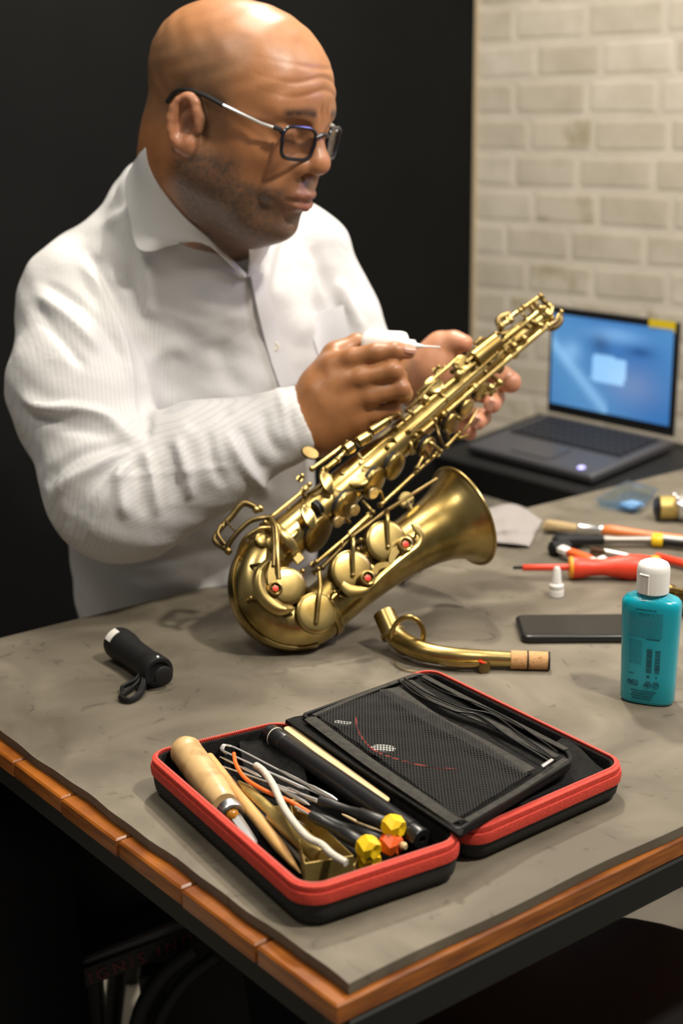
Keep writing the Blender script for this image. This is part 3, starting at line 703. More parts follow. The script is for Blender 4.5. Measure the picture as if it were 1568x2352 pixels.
def smooth01(x, a, b): t = np.clip((x - a) / (b - a), 0, 1); return t * t * (3 - 2 * t)
def g3(L, c, r): return np.exp(-(((L - np.array(c)) / np.array(r)) ** 2).sum(1))
SK = np.array([.33, .138, .055])
def head_cols(V):
    L = (V - HO) @ HB.T / HS; x, y, z = L.T; ya = np.abs(y)
    c = np.tile(SK, (len(V), 1))
    n = relax(rng.random((len(V), 3)), F1, 1, .6)[:, 0] * 2.2 - .6
    n2 = np.sin(x * 95 + 2 * np.sin(z * 70)) * np.sin(z * 110 + y * 60) * .5 + .5
    def mixc(w, col):
        nonlocal c
        w = np.clip(w, 0, 1)[:, None]; c = c * (1 - w) + np.array(col) * w
    mixc(.35 * smooth01(z, -.02, .07), (.42, .20, .085))
    # shaved hair shadow: sides and back
    side = smooth01(.055 - x - .0 * z, 0, .03) * smooth01(z, -.05, -.02) * (1 - smooth01(z, .045, .085))
    mixc(side * (.55 + .25 * n2) * (ya > .02), (.17, .10, .055))
    # beard
    jaw = smooth01(-z + .35 * (x - .02) * 0, .030, .055) * smooth01(x, -.030, .0)
    lip = (1 - g3(L, (.106, 0, -.078), (.016, .028, .0125)) * 1.1)
    cheekfree = 1 - smooth01(x, .045, .075) * (1 - smooth01(-z, .060, .074)) * .9
    mixc(jaw * cheekfree * np.clip(lip, 0, 1) * (.68 + .32 * n), (.080, .050, .034))
    mixc(g3(L, (.112, 0, -.058), (.02, .030, .0065)) * (.55 + .3 * n), (.09, .05, .03))            # moustache
    mixc(g3(L, (.095, 0, -.112), (.03, .022, .014)) * n * .55, (.34, .27, .20))                      # grey chin
    mixc(smooth01(x, -.01, .01) * smooth01(-.0 + z, -.045, -.025) * (1 - smooth01(z, .0, .03)) * smooth01(.03 - x, 0, .02) * .45, (.14, .08, .045))   # sideburn
    lipc = np.maximum(g3(L, (.110, 0, -.0722), (.012, .024, .0045)), g3(L, (.108, 0, -.0848), (.014, .023, .0065)))
    mixc(lipc * .8, (.24, .075, .060))
    mixc(np.exp(-((z + .0785) / .0016) ** 2) * (x > .085) * (ya < .029) * .8, (.06, .02, .015))
    for zc, xc, w_, r_ in ((.014, .095, 1, .0055),):
        mixc(np.exp(-((z - (.016 - .18 * np.maximum(ya - .028, 0) + .08 * np.minimum(ya - .028, 0))) / .0052) ** 2) * smooth01(ya, .010, .018) * (1 - smooth01(ya, .046, .056)) * (x > .06) * (.80 + .2 * n), (.025, .013, .009))
    mixc(np.exp(-((z + .0165 - .10 * (ya - .033)) / .0018) ** 2) * smooth01(ya, .017, .022) * (1 - smooth01(ya, .044, .049)) * (x > .07) * .85, (.03, .015, .01))       # lashes of lowered lids
    ear = smooth01(ya, .0805, .0845) * smooth01(-x, -.03, -.015) * smooth01(z, -.065, -.055) * (1 - smooth01(z, .010, .020))
    mixc(ear * .55, (.56, .23, .12))
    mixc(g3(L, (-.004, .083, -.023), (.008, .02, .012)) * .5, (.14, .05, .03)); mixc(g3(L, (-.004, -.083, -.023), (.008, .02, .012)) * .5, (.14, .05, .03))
    mixc(g3(L, (.125, 0, -.036), (.02, .02, .014)) * .35, (.52, .22, .11))
    return c
def hand_cols(V):
    P = px(V); c = np.tile(np.array([.33, .140, .052]), (len(V), 1))
    N_ = vnormals(V2, F2)
    def mixc(w, col):
        nonlocal c
        w = np.clip(w, 0, 1)[:, None]; c = c * (1 - w) + np.array(col) * w
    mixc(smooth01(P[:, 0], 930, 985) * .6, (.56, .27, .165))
    def tip(q, r, col, w=.7): mixc(np.exp(-(((V - cq(*q)) / r) ** 2).sum(1)) * w, col)
    for q in ((938, 808, 1.670), (1066, 789, 1.815), (1172, 880, 1.835), (1130, 928, 1.834), (1096, 968, 1.830), (1078, 996, 1.842)): tip(q, .011, (.66, .26, .17))
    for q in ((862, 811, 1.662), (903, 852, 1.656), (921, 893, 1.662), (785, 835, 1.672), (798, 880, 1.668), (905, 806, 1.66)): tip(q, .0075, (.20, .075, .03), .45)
    return c
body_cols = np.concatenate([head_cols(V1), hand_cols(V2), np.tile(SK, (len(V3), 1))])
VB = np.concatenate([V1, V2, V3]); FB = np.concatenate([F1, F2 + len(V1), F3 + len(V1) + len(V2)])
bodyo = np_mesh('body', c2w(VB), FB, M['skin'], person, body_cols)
M['nail'] = mat('fingernail', (.46, .23, .16), .3)
def nail(q, n_, t_, w_=.0052, l_=.0065, up_=.0):
    n_ = nrm(n_); t_ = nrm(np.asarray(t_, float) - n_ * (np.asarray(t_, float) @ n_)); s2 = np.cross(n_, t_); G = []
    for i in range(7):
        a = -1 + 2 * i / 6; row = []
        for j in range(5):
            b_ = -1 + 2 * j / 4; w2 = w_ * math.sqrt(max(0, 1 - .35 * b_ ** 4)); row.append(c2w(cq(*q) + s2 * a * w2 + t_ * b_ * l_ - n_ * (.0022 * a * a)))
        G.append(row)
    b = MB(); b.grid(G, .0004); b.build('fingernail', M['nail'], bodyo, smooth=60)
nail((942, 800, 1.6625), (.25, .45, -1), (1, .0, 0))
nail((1173, 886, 1.8265), (.2, -.3, -1), (.5, -.8, 0)); nail((1128, 932, 1.8245), (.1, -.3, -1), (-.3, -.9, 0)); nail((1095, 972, 1.8215), (.1, -.3, -1), (-.3, -.9, 0))

# ---- shirt
cuffn_R = nrm(cq(775, 930, 1.70) - cq(640, 985, 1.71)); cuffn_L = nrm(WR_L - EL_L)
shirt = torso(0) + arm(SH_R, EL_R, cq(690, 968, 1.712), .074, .079, .068, .062, .043, 0, BEND) + arm(SH_L, EL_L, cq(925, 862, 1.885), .072, .067, .060, .050, .040, 0)
shirt.append(('u', seg(EL_R + np.array([.03, -.02, 0]), EL_R * .55 + WR_R * .45 + np.array([0, -.012, 0]), .062, .052), .03))
shirt.append(('u', seg(cq(372, 450, 1.80), cq(430, 540, 1.84), .045, .070), .03))
shirt.append(('u', seg(cq(405, 540, 1.795), cq(455, 690, 1.85), .080, .10), .04))
shirt.append(('u', seg(cq(392, 596, 1.784), cq(505, 664, 1.788), .052, .052), .04))
def halfspace(o, n_):
    o = np.asarray(o, float); n_ = nrm(n_)
    return (lambda P: -((P - o) @ n_)), np.array([-9, -9, -9.]), np.array([9, 9, 9.])
def local(prim, c, r):  # restrict a cutter to a ball
    f, lo, hi = prim; c = np.asarray(c, float)
    return (lambda P: np.maximum(f(P), np.linalg.norm(P - c, axis=-1) - r)), c - r, c + r
co_R = cq(711, 961, 1.712); co_L = cq(948, 860, 1.874)
shirt.append(('s', local(halfspace(co_R, cuffn_R), co_R + cuffn_R * .05, .075), .002))
shirt.append(('s', local(halfspace(co_L, cuffn_L), co_L + cuffn_L * .05, .075), .002))
shirt.append(('s', seg(co_R - cuffn_R * .03, co_R + cuffn_R * .05, .034, .036), .002))
shirt.append(('s', seg(co_L - cuffn_L * .03, co_L + cuffn_L * .05, .033, .034), .002))
shirt.append(('s', seg(cq(440, 350, 1.70), cq(455, 440, 1.76), .074, .073), .01))        # neck hole
shirt.append(('s', seg(cq(508, 492, 1.72), cq(564, 622, 1.755), .027, .004), .004))
VS, FS = sdf_mesh(shirt, .0042, cut=(np.array([-9, -.30, 0]), np.array([9, 9, 9])))
VS = relax(VS, FS, 2, .5)
folds = [  # (pixel polyline, amplitude m, width px)  + ridge, - valley
    ([(201, 575), (255, 660), (298, 760), (322, 850), (333, 931), (336, 1000)], -.011, 13), ([(185, 600), (238, 690), (280, 790), (305, 880)], .007, 14),
    ([(230, 598), (275, 690), (312, 790)], .005, 12), ([(92, 644), (170, 690), (240, 760), (300, 850)], -.006, 12), ([(85, 675), (160, 735), (235, 810)], .006, 14), ([(75, 700), (140, 775), (200, 850)], -.005, 12),
    ([(46, 905), (95, 935), (172, 940), (240, 958), (300, 1005)], .009, 14), ([(60, 945), (120, 968), (190, 985), (262, 1000)], -.006, 14),
    ([(103, 1121), (130, 1080), (185, 1045), (250, 1025), (304, 1014)], -.008, 13), ([(120, 1150), (160, 1105), (225, 1070), (300, 1030)], .007, 13), ([(150, 1215), (185, 1140), (240, 1085), (300, 1040)], -.006, 13),
    ([(195, 1250), (225, 1170), (265, 1100), (312, 1040)], .006, 14), ([(270, 1060), (275, 1120), (290, 1195)], .006, 15), ([(305, 1045), (322, 1110), (335, 1190)], -.003, 16), ([(330, 1030), (350, 1100), (362, 1190)], .006, 14),
    ([(402, 1005), (425, 1075), (440, 1150)], .007, 15), ([(380, 1010), (395, 1080), (402, 1160)], -.003, 16), ([(475, 985), (490, 1060), (520, 1120)], -.005, 13), ([(520, 985), (550, 1060), (590, 1105), (620, 1140)], .007, 15), ([(551, 975), (580, 1040), (615, 1085)], -.006, 12),
    ([(608, 940), (612, 990), (650, 1050)], -.005, 12), ([(330, 860), (345, 825), (375, 805), (410, 800), (440, 830)], .0035, 24),
    ([(330, 880), (335, 950), (336, 1010)], -.010, 11), ([(339, 587), (345, 660), (352, 740)], .004, 20), ([(300, 600), (310, 680), (325, 760)], -.004, 16), ([(570, 640), (600, 760), (640, 900), (660, 960)], .003, 10),
    ([(540, 940), (480, 950), (430, 985)], -.005, 18), ([(720, 560), (745, 640), (790, 740)], -.005, 16), ([(690, 620), (700, 700), (690, 800)], .004, 24), ([(780, 640), (800, 700), (840, 770)], .005, 16),
    ([(230, 1104), (330, 1090), (440, 1080), (551, 1069)], .0022, 5), ([(250, 1290), (400, 1280), (540, 1250)], -.006, 16), ([(210, 1330), (330, 1350), (470, 1320)], .004, 22), ([(640, 905), (652, 960), (668, 1025)], .0028, 7), ([(655, 900), (668, 960), (690, 1030)], -.002, 5),
    ([(330, 470), (270, 500), (190, 545)], .003, 18), ([(450, 650), (470, 760), (460, 880)], .003, 40), ([(560, 900), (520, 850), (500, 780)], -.003, 26)]
NS = vnormals(VS, FS)
if ((VS - VS.mean(0)) * NS).sum() < 0: NS = -NS
PS = px(VS); face = np.clip((-NS[:, 2] + .15) / .5, 0, 1); disp = np.zeros(len(VS))
for poly, amp, wd in folds:
    Q = np.array(catmull([np.array(p, float) for p in poly], 5)); best = np.full(len(VS), 1e9); tt = np.zeros(len(VS))
    for i in range(len(Q) - 1):
        ab = Q[i + 1] - Q[i]; t = np.clip(((PS - Q[i]) @ ab) / (ab @ ab), 0, 1); dd = np.linalg.norm(PS - (Q[i] + t[:, None] * ab), axis=1)
        m = dd < best; best[m] = dd[m]; tt[m] = (i + t[m]) / (len(Q) - 1)
    disp += 1.2 * amp * np.exp(-(best / (wd * .85)) ** 2) * np.clip(np.sin(math.pi * np.clip(tt, .02, .98)) * 1.6, 0, 1)
q_ = VS
disp = disp * face + .0018 * np.sin(q_[:, 0] * 31 + 2 * np.sin(q_[:, 1] * 23)) * np.sin(q_[:, 1] * 37 + q_[:, 2] * 29) + .0009 * np.sin(q_[:, 0] * 83 + q_[:, 1] * 61) * np.sin(q_[:, 1] * 97 - q_[:, 2] * 71)
edge_k = np.minimum(np.linalg.norm(VS - co_R, axis=1), np.linalg.norm(VS - co_L, axis=1)); disp *= smooth01(edge_k, .02, .07) * .8 + .2; disp = np.where(disp < 0, -.0078 * np.tanh(-disp / .0078), disp)
VS = VS + NS * disp[:, None]; VS = relax(VS, FS, 1, .3)
def segd(P, a, b): ab = b - a; t = np.clip(((P - a) @ ab) / (ab @ ab), 0, 1); return np.linalg.norm(P - (a + t[:, None] * ab), axis=1), t
du, tu = segd(VS, SH_R, EL_R); df, tf = segd(VS, EL_R, WR_R); dl, tl = segd(VS, SH_L, EL_L)
arm_u = (du < .105) & (tu > .12) & (du <= df); arm_f = (df < .10) & (df < du) & (tf > 0.02)
axu = nrm(EL_R - SH_R); axf = nrm(WR_R - EL_R)
perp = lambda ax, v: nrm(np.asarray(v) - ax * (np.asarray(v) @ ax))
stripe = VS @ nrm([1, -.1, .35])
stripe = np.where(arm_u, (VS - SH_R) @ perp(axu, [1, 0, .5]), stripe); stripe = np.where(arm_f, (VS - EL_R) @ perp(axf, [0, 1, -.4]), stripe)
lab = arm_u * 1 + arm_f * 2; same = np.ones(len(VS))
for i in range(4):
    a, b_ = FS[:, i], FS[:, (i + 1) % 4]; dfm = lab[a] != lab[b_]; same[a[dfm]] = 0; same[b_[dfm]] = 0
wgt = same * np.where(lab > 0, .45, .15)
shirt_o = np_mesh('shirt', c2w(VS), FS, M['shirt'], person, floats={'stripe': stripe, 'stripe_weight': wgt}, label='white pinstriped cotton shirt with open collar')
# trousers and lower legs, seated under the far side of the table
tr = [('u', ell(cq(450, 1560, 1.99), (.17, .13, .14)), .04)]
hipL, hipR = cq(560, 1600, 1.99), cq(360, 1600, 1.97)
def wq(x, y, z): return w2c(np.array([x, y, z]))
hw = c2w(cq(450, 1560, 1.99))
for sx in (-.1, .1):
    hp = wq(hw[0] + sx, hw[1], .57); kn = wq(hw[0] + sx * 1.5 - .02, hw[1] - .40, .56); an = wq(hw[0] + sx * 1.5, hw[1] - .34, .12)
    tr += [('u', seg(hp, kn, .085, .065), .03), ('u', seg(kn, an, .062, .050), .03)]
VT, FT = sdf_mesh(tr, .012); np_mesh('trousers', c2w(relax(VT, FT, 2)), FT, M['denim'], person)
for sx in (-.1, .1):
    a0 = np.array([hw[0] + sx * 1.5, hw[1] - .31, .05]); V_, F_ = sdf_mesh([('u', seg(w2c(a0), w2c(a0 + np.array([0, -.20, -.012])), .048, .036), .02), ('u', seg(w2c(a0 + np.array([0, 0, .06])), w2c(a0), .045, .045), .02)], .008)
    W2 = c2w(relax(V_, F_, 1)); W2[:, 2] = np.maximum(W2[:, 2], .001); np_mesh('shoe', W2, F_, M['black_matt'], person)
stool = thing('work_stool', np.array([hw[0], hw[1] + .03, 0]), 'black stool the man in the white shirt sits on', 'stool')
b = MB(); b.lathe(np.array([hw[0], hw[1] + .02, .40]), Z3, [(0, .02), (0, .17), (.01, .18), (.05, .18), (.06, .16), (.062, .02)], 28); b.build('seat', M['black_matt'], stool)
for k in range(4):
    a = k * math.pi / 2 + .78; b = MB(); c0 = np.array([hw[0], hw[1] + .02, .405]); b.tube([c0 + np.array([math.cos(a) * .12, math.sin(a) * .12, 0]), np.array([c0[0] + math.cos(a) * .2, c0[1] + math.sin(a) * .2, 0.0])], .014, 8); b.build('leg', M['steel_black'], stool)

# surface lookup along a pixel ray (camera space SDF)
def hit(x, y, ops, d0=1.4, d1=2.3, n=1800):
    ds = np.linspace(d0, d1, n); P = np.stack([(x - 784) / F * ds, (1176 - y) / F * ds, ds], -1); v = apply_ops(ops, P); i = np.argmax(v < 0)
    return ds[i] if v[i] < 0 else None
def on(x, y, ops, off=.0015, dflt=1.85):
    d = hit(x, y, ops); return cq(x, y, (d if d else dflt) - off)
# front placket, pocket, buttons
pl_l = [(572, 632), (586, 700), (602, 765), (624, 840), (642, 893)]; pl_r = [(600, 628), (620, 700), (640, 765), (664, 830), (684, 880)]
G = []
for (a, b_) in zip(catmull([np.array(p, float) for p in pl_l], 6), catmull([np.array(p, float) for p in pl_r], 6)):
    G.append([c2w(on(*(a * (1 - t) + b_ * t), shirt, .0045)) for t in np.linspace(0, 1, 7)])
b = MB(); b.grid(np.array(G), -.003); pk = b.build('placket', mat('white_cotton_placket', (.59, .595, .61), .85), person)
for (x, y) in ((632, 796),):
    q = on(x, y, shirt, .0075); b = MB(); b.lathe(c2w(q), -fw - U * .1, [(-.001, .001), (-.001, .0052), (.0008, .0054), (.0014, .0045), (.0008, .003), (.0008, .0005)], 16); b.build('button', mat('pearl_button', (.80, .76, .66), .25), pk)
q4 = [np.array(p, float) for p in ((704, 728), (788, 700), (806, 800), (738, 838))]; G = []
for i in range(9):
    row = []
    for j in range(9):
        s1, t1 = i / 8, j / 8; p = (q4[0] * (1 - s1) + q4[1] * s1) * (1 - t1) + (q4[3] * (1 - s1) + q4[2] * s1) * t1; row.append(c2w(on(p[0], p[1], shirt, .0035)))
    G.append(row)
b = MB(); b.grid(np.array(G), -.002); b.build('pocket', mat('white_cotton_pocket', (.58, .585, .60), .85), person)
# collar leaves
allops = shirt + head_ops[-4:]
def _dummy(): pass
def collar(topline, botline, name='collar', n=9, wrap=True):
    A = catmull([np.array(p, float) for p in topline], n); B_ = catmull([np.array(p, float) for p in botline], n); G = []
    for a, b_ in zip(A, B_):
        row = []
        for t in np.linspace(0, 1, 9):
            q = a * (1 - t) + b_ * t; q = q.copy(); q[2] -= .004 * math.sin(math.pi * t); p_ = px(q); dh = hit(p_[0], p_[1], allops, 1.45, 2.2, 900); row.append(c2w(cq(p_[0], p_[1], min(q[2], dh - .0035 - .006 * t)) if dh and wrap else c2w(q) if 0 else q))
        G.append(row)
    G = np.array(G); b = MB(); b.grid(G, .0022); o = b.build(name, mat('white_collar_cotton', (.64, .64, .63), .85, bump=.2, bscale=60), person, smooth=50); return o
def cd_(x, y, off, base=1.72):
    d = hit(x, y, allops); return np.array([0, 0, 0]) if d is None else cq(x, y, d - off)
top_ = [cq(338, 338, 1.770), cq(342, 380, 1.735), cq(368, 430, 1.708), cq(415, 488, 1.694), cq(470, 540, 1.700), cq(520, 588, 1.722), cq(566, 634, 1.752)]
bot_ = [cq(312, 372, 1.790), cq(290, 425, 1.752), cq(302, 505, 1.716), cq(324, 574, 1.704), cq(400, 562, 1.703), cq(470, 558, 1.715), cq(560, 640, 1.758)]
COLLAR_PTS = (top_, bot_)
collar(top_, bot_)
collar([cq(338, 338, 1.770), cq(400, 318, 1.85), cq(520, 380, 1.905)], [cq(312, 372, 1.790), cq(385, 345, 1.89), cq(530, 420, 1.945)], wrap=False)
collar([cq(568, 632, 1.754), cq(572, 590, 1.752), cq(572, 545, 1.765), cq(590, 500, 1.80)], [cq(572, 636, 1.757), cq(600, 600, 1.757), cq(632, 540, 1.80), cq(655, 490, 1.86)])

# ---- glasses
gl = thing('tmp', c2w(HO), None, None); bpy.data.objects.remove(gl)
def HW(x, y, z): return c2w(H(x, y, z))
gf = MB(); gz = -.012
def rim(sg):
    cx, cz = .1125, gz - .004; w_, h_ = .0225, .0170; pts = []
    for k in range(29):
        a = 2 * math.pi * k / 28; ex = .55
        yy = math.copysign(abs(math.cos(a)) ** ex, math.cos(a)) * w_; zz = math.copysign(abs(math.sin(a)) ** ex, math.sin(a)) * h_
        if zz < 0: yy *= .93
        pts.append((cx - .10 * zz * 0 - .013 * (yy * sg / w_ * .5 + .5), sg * .0345 + yy, cz + zz))
    return pts
glo = None
for i_, sg in enumerate((1, -1)):
    gf.tube([HW(*p) for p in rim(sg)], .0022, 8, caps=False)
gf.tube(catmull([HW(.1125, .013, gz + .004), HW(.1145, 0, gz + .008), HW(.1125, -.013, gz + .004)], 5), .0024, 8)
glo = gf.build('glasses', mat('black_spectacle_frame', (.010, .010, .016), .2), person, label='black rimmed glasses with silver temples')
for sg in (1, -1):
    b = MB(); pts = [HW(p[0] - .0003, sg * .0345 + (p[1] - sg * .0345) * .97, gz - .004 + (p[2] - gz + .004) * .97) for p in rim(sg)[:-1]]; b.loft([pts, [p - c2w(H(.001, 0, 0)) + c2w(H(0, 0, 0)) for p in pts]]); b.build('lens', M['glass_lens'], glo)
    b = MB(); b.tube([HW(.095, .060 * sg, gz + .008), HW(.080, .0705 * sg, gz + .010), HW(.035, .0790 * sg, gz + .018)], .0020, 8); b.build('temple_bar', M['steel'], glo, label='silver metal temple')
    b = MB(); b.tube(catmull([HW(.035, .0790 * sg, gz + .018), HW(.005, .0815 * sg, gz + .023), HW(-.022, .082 * sg, gz + .020), HW(-.036, .080 * sg, gz + .004)], 5), .0027, 8); b.build('temple_tip', M['black'], glo)
    b = MB(); b.tube([HW(.0965, .055 * sg, gz + .005), HW(.097, .060 * sg, gz + .008), HW(.091, .064 * sg, gz + .009)], .0030, 8); b.build('hinge', M['black'], glo)
    b = MB(); b.ball(HW(.106, .0105 * sg, gz - .010), .0035, 8); b.build('nose_pad', M['glass_lens'], glo)

# ---- glue bottle held in the right hand
gb = thing('glue_bottle', D(895, 790, 1.70), 'small white dropper bottle pinched in the man\'s right hand', 'bottle')
gdir = nrm(c2w(cq(946, 800, 1.690)) - c2w(cq(845, 795, 1.712))); gside = nrm(np.cross(gdir, U)); g0 = c2w(cq(838, 789, 1.703))
b = MB(); b.lathe(g0, gdir, [(0, .004), (0, .0125), (.003, .0155), (.006, .0165), (.045, .0165), (.050, .0155), (.053, .010), (.0545, .007)], 28, side=U); bt = b.build('body', M['white'], gb)
b = MB(); b.lathe(g0 + gdir * .0545, gdir, [(0, .0075), (.008, .0072), (.009, .004), (.016, .0022), (.020, .0012), (.040, .0009)], 16, side=U); b.build('nozzle', mat('translucent_white', (.75, .78, .78), .3, sss=.2), gb)
b = MB()
for k, (a, w_) in enumerate(((.020, .0020), (.026, .0012), (.0285, .0012), (.031, .0012), (.034, .0014), (.037, .0010), (.040, .0014), (.043, .0011))):
    th = math.radians(48); r2 = .01668; nn = U * math.sin(th) + np.cross(gdir, U) * math.cos(th) * (1 if np.cross(gdir, U) @ fw < 0 else -1); b.box(g0 + gdir * a + nn * r2, gdir, np.cross(gdir, nn), nn, w_, .0026 if k == 0 else .0014, .0001)
b.build('print', mat('grey_print', (.10, .10, .10), .6), gb)
# ================================================================== SAXOPHONE
SO = cq(672, 1342, 1.618); Sx = np.array([.685, .60, .413]); Sx /= np.linalg.norm(Sx); Sv = np.array([.659, -.752, 0.]); Sv = nrm(Sv - Sx * (Sv @ Sx)); Sw = np.cross(Sx, Sv)
if Sw[2] > 0: Sw = -Sw
def SL(s, v, w=0.): return c2w(SO + Sx * s + Sv * v + Sw * w)          # along the tube, towards the bell, towards the viewer side
def S(x, y, w=0.):                                                   # pixel -> point on the plane at height w above the sax plane
    r = np.array([(x - 784) / F, (1176 - y) / F, 1.]); return c2w(r * ((w + SO @ Sw) / (r @ Sw)))
wx, wv, ww = c2w(Sx) - C, c2w(Sv) - C, c2w(Sw) - C                      # directions in the world
sax = thing('saxophone', SL(-.04, 0, 0) * np.array([1, 1, 0]) + Z3 * ZT, 'antique brass alto saxophone held upright on its bow by the seated man', 'saxophone')
BR = M['brass']; BDk = M['brass_dark']
DBL = .044
def body_r(s): return .0262 - (.0262 - .0122) * np.clip(s / .50, 0, 1)
# body tube
b = MB(); ss = np.linspace(0, .50, 26); b.tube([SL(s, -DBL) for s in ss], [body_r(s) for s in ss], 36, up=ww); b.build('body_tube', BR, sax)
# bow
b = MB(); pts = []; rad = []
for k in range(25):
    a = math.pi * k / 24; pts.append(SL(-.046 * math.sin(a), -DBL * math.cos(a))); rad.append(.0262 + (.0305 - .0262) * math.sin(a / 2) ** 2 + .0015 * math.sin(a))
b.tube(pts, rad, 36, up=ww); b.build('bow', BR, sax)
for (s0, v0, r0_) in ((.002, -DBL, .0278), (.004, DBL, .0322)):
    b = MB(); b.lathe(SL(s0, v0) , wx, [(-.005, r0_ - .001), (-.005, r0_), (-.002, r0_ + .0012), (.002, r0_ + .0012), (.005, r0_), (.005, r0_ - .001)], 36); b.build('ferrule_ring', BR, sax)
# protective strip and seam along the outside of the bow
b = MB(); G = []
for k in range(31):
    a = math.pi * (.04 + .84 * k / 30); c = SL(-.046 * math.sin(a), -DBL * math.cos(a)); rr = .0262 + .0045 * math.sin(a / 2) ** 2 + .0015 * math.sin(a) + .0004
    out = nrm(-wx * math.sin(a) - wv * math.cos(a)); G.append([c + (out * math.cos(t) + ww * math.sin(t)) * rr for t in np.linspace(-.42, .42, 9)])
b.grid(np.array(G), -.0011); b.build('bow_guard_plate', BR, sax)
# bell
bs = np.array([0, .03, .06, .09, .12, .145, .165, .185, .200, .210, .216, .220]); bc = DBL + .030 * (bs / .22) ** 2
brd = np.array([.0300, .0300, .0302, .0306, .0318, .0336, .0362, .0408, .0468, .0530, .0580, .0615])
bp = [SL(s, v) for s, v in zip(bs, bc)]
P_ = catmull(bp, 4); Rr = [float(x) for x in np.interp(np.linspace(0, 11, len(P_)), np.arange(12), brd)]
# smooth the radii a little for a clean flare
Rr = np.array(Rr); Rr[1:-1] = .25 * Rr[:-2] + .5 * Rr[1:-1] + .25 * Rr[2:]
b = MB(); b.tube(P_ + P_[::-1][:-6], list(Rr) + list(Rr[::-1][:-6] - .0012), 56, caps=False, up=ww); b.build('bell', BR, sax)
ta = nrm(P_[-1] - P_[-3]); e1_ = nrm(ww - ta * (ww @ ta)); e2_ = np.cross(ta, e1_)
b = MB(); b.tube([P_[-1] + (e1_ * math.cos(t) + e2_ * math.sin(t)) * .0615 for t in np.linspace(0, 2 * math.pi, 65)], .0021, 10, caps=False); b.build('bell_rim', BR, sax)
# body-to-bell brace
b = MB(); b.tube([S(930, 1150, .004), S(948, 1176, .004)], .0035, 10); b.lathe(S(932, 1148, .004), ww, [(-.003, .009), (.003, .009)], 20); b.build('brace', BR, sax)

def rod(p, q, r=.0024, name='rod', ends=True, m=None):
    b = MB(); b.tube([p, q], r, 12)
    if ends:
        for e in (p, q): b.ball(e, r * 1.55, 10)
    return b.build(name, m or BR, sax)
def post(p, h=.012, r=.0018, rb=.0031, d=None):
    b = MB(); d = d if d is not None else ww; b.tube([p - d * h, p], [r * 1.2, r], 10); b.ball(p, rb, 12); b.lathe(p - d * h, d, [(0, r * 2.2), (.001, r * 2)], 12); return b.build('post', BR, sax)
def cup(c, n, r, h=.0045, name='key_cup', pad=True, chim=.012, m=None):
    b = MB(); b.lathe(c, n, [(-h, r * .97), (-h * .9, r), (-h * .25, r), (-.0002, r * .965), (.0006, r * .80), (.0010, r * .45), (.0012, r * .05)], 36); o = b.build(name, m or BR, sax, smooth=50)
    if pad:
        b = MB(); b.lathe(c, n, [(-h - .0045, r * .97), (-h + .0002, r * .98)], 30); b.build('pad', M['pad'], o)
    if chim:
        b = MB(); b.lathe(c, n, [(-h - chim, r * .98), (-h - .0050, r * .86), (-h - .0040, r * .90)], 30); b.build('tone_hole', BR, sax)
    return o
def arm(pts, r=.0022, flat=None, name='key_arm', m=None):
    b = MB(); b.tube(catmull(pts, 6), r, 10, flat=flat, up=ww); return b.build(name, m or BR, sax)
def plate(pxs, wids, w0, th=.0016, name='key_guard', dome=0.):
    P2 = catmull([np.array([p[0], p[1], q], float) for p, q in zip(pxs, wids)], 6); G = []
    for i, p in enumerate(P2):
        a = P2[max(i - 1, 0)][:2]; c = P2[min(i + 1, len(P2) - 1)][:2]; t = nrm(c - a); n_ = np.array([-t[1], t[0]])
        G.append([S(*(p[:2] + n_ * p[2] * .5 * k), w0 + dome * (1 - k * k)) for k in (-1, -.6, 0, .6, 1)])
    b = MB(); b.grid(np.array(G), th); return b.build(name, BR, sax, smooth=50)
def adjuster(x, y, w0, r=.0085, red=True, name='adjuster'):
    c = S(x, y, w0); b = MB(); b.lathe(c, ww, [(-.006, r), (.0005, r), (.0022, r * .93), (.0026, r * .78), (.0018, r * .66), (-.002, r * .60), (-.0022, r * .1)], 30); o = b.build('guard_ring', BR, sax)
    b = MB(); b.lathe(c, ww, [(-.003, r * .60), (-.0008, r * .58), (.0006, r * .46), (.0008, r * .1)], 6); b.build('screw', BR, o)
    b = MB(); b.lathe(c, ww, [(.0003, r * .42), (.0012, r * .36), (.0016, r * .08)], 12); b.build('felt_bumper', M['jewel'], o, label='red felt bumper')
    return o

# --- large low-note cups on bow and bell, facing the viewer
WB = .0385
cup(S(660, 1345, .0355), ww, .0215, chim=.010); cup(S(727, 1407, .037), ww, .0232, chim=.012)
cup(S(809, 1312, WB), ww, .0248, chim=.012); cup(S(889, 1243, WB + .002), ww, .0250, chim=.012)
arm([S(733, 1315, .030), S(735, 1345, .039), S(732, 1375, .0415), S(726, 1432, .0395)], .0026)
arm([S(810, 1232, .030), S(811, 1245, .044), S(810, 1290, .0425), S(810, 1323, .0405)], .0026)
arm([S(887, 1172, .030), S(889, 1186, .045), S(890, 1225, .0445), S(891, 1258, .0425)], .0026)
for x, y, w_ in ((810, 1321, .041), (891, 1256, .043)): b = MB(); b.ball(S(x, y, w_), .0028, 10); b.build('arm_screw', BR, sax)
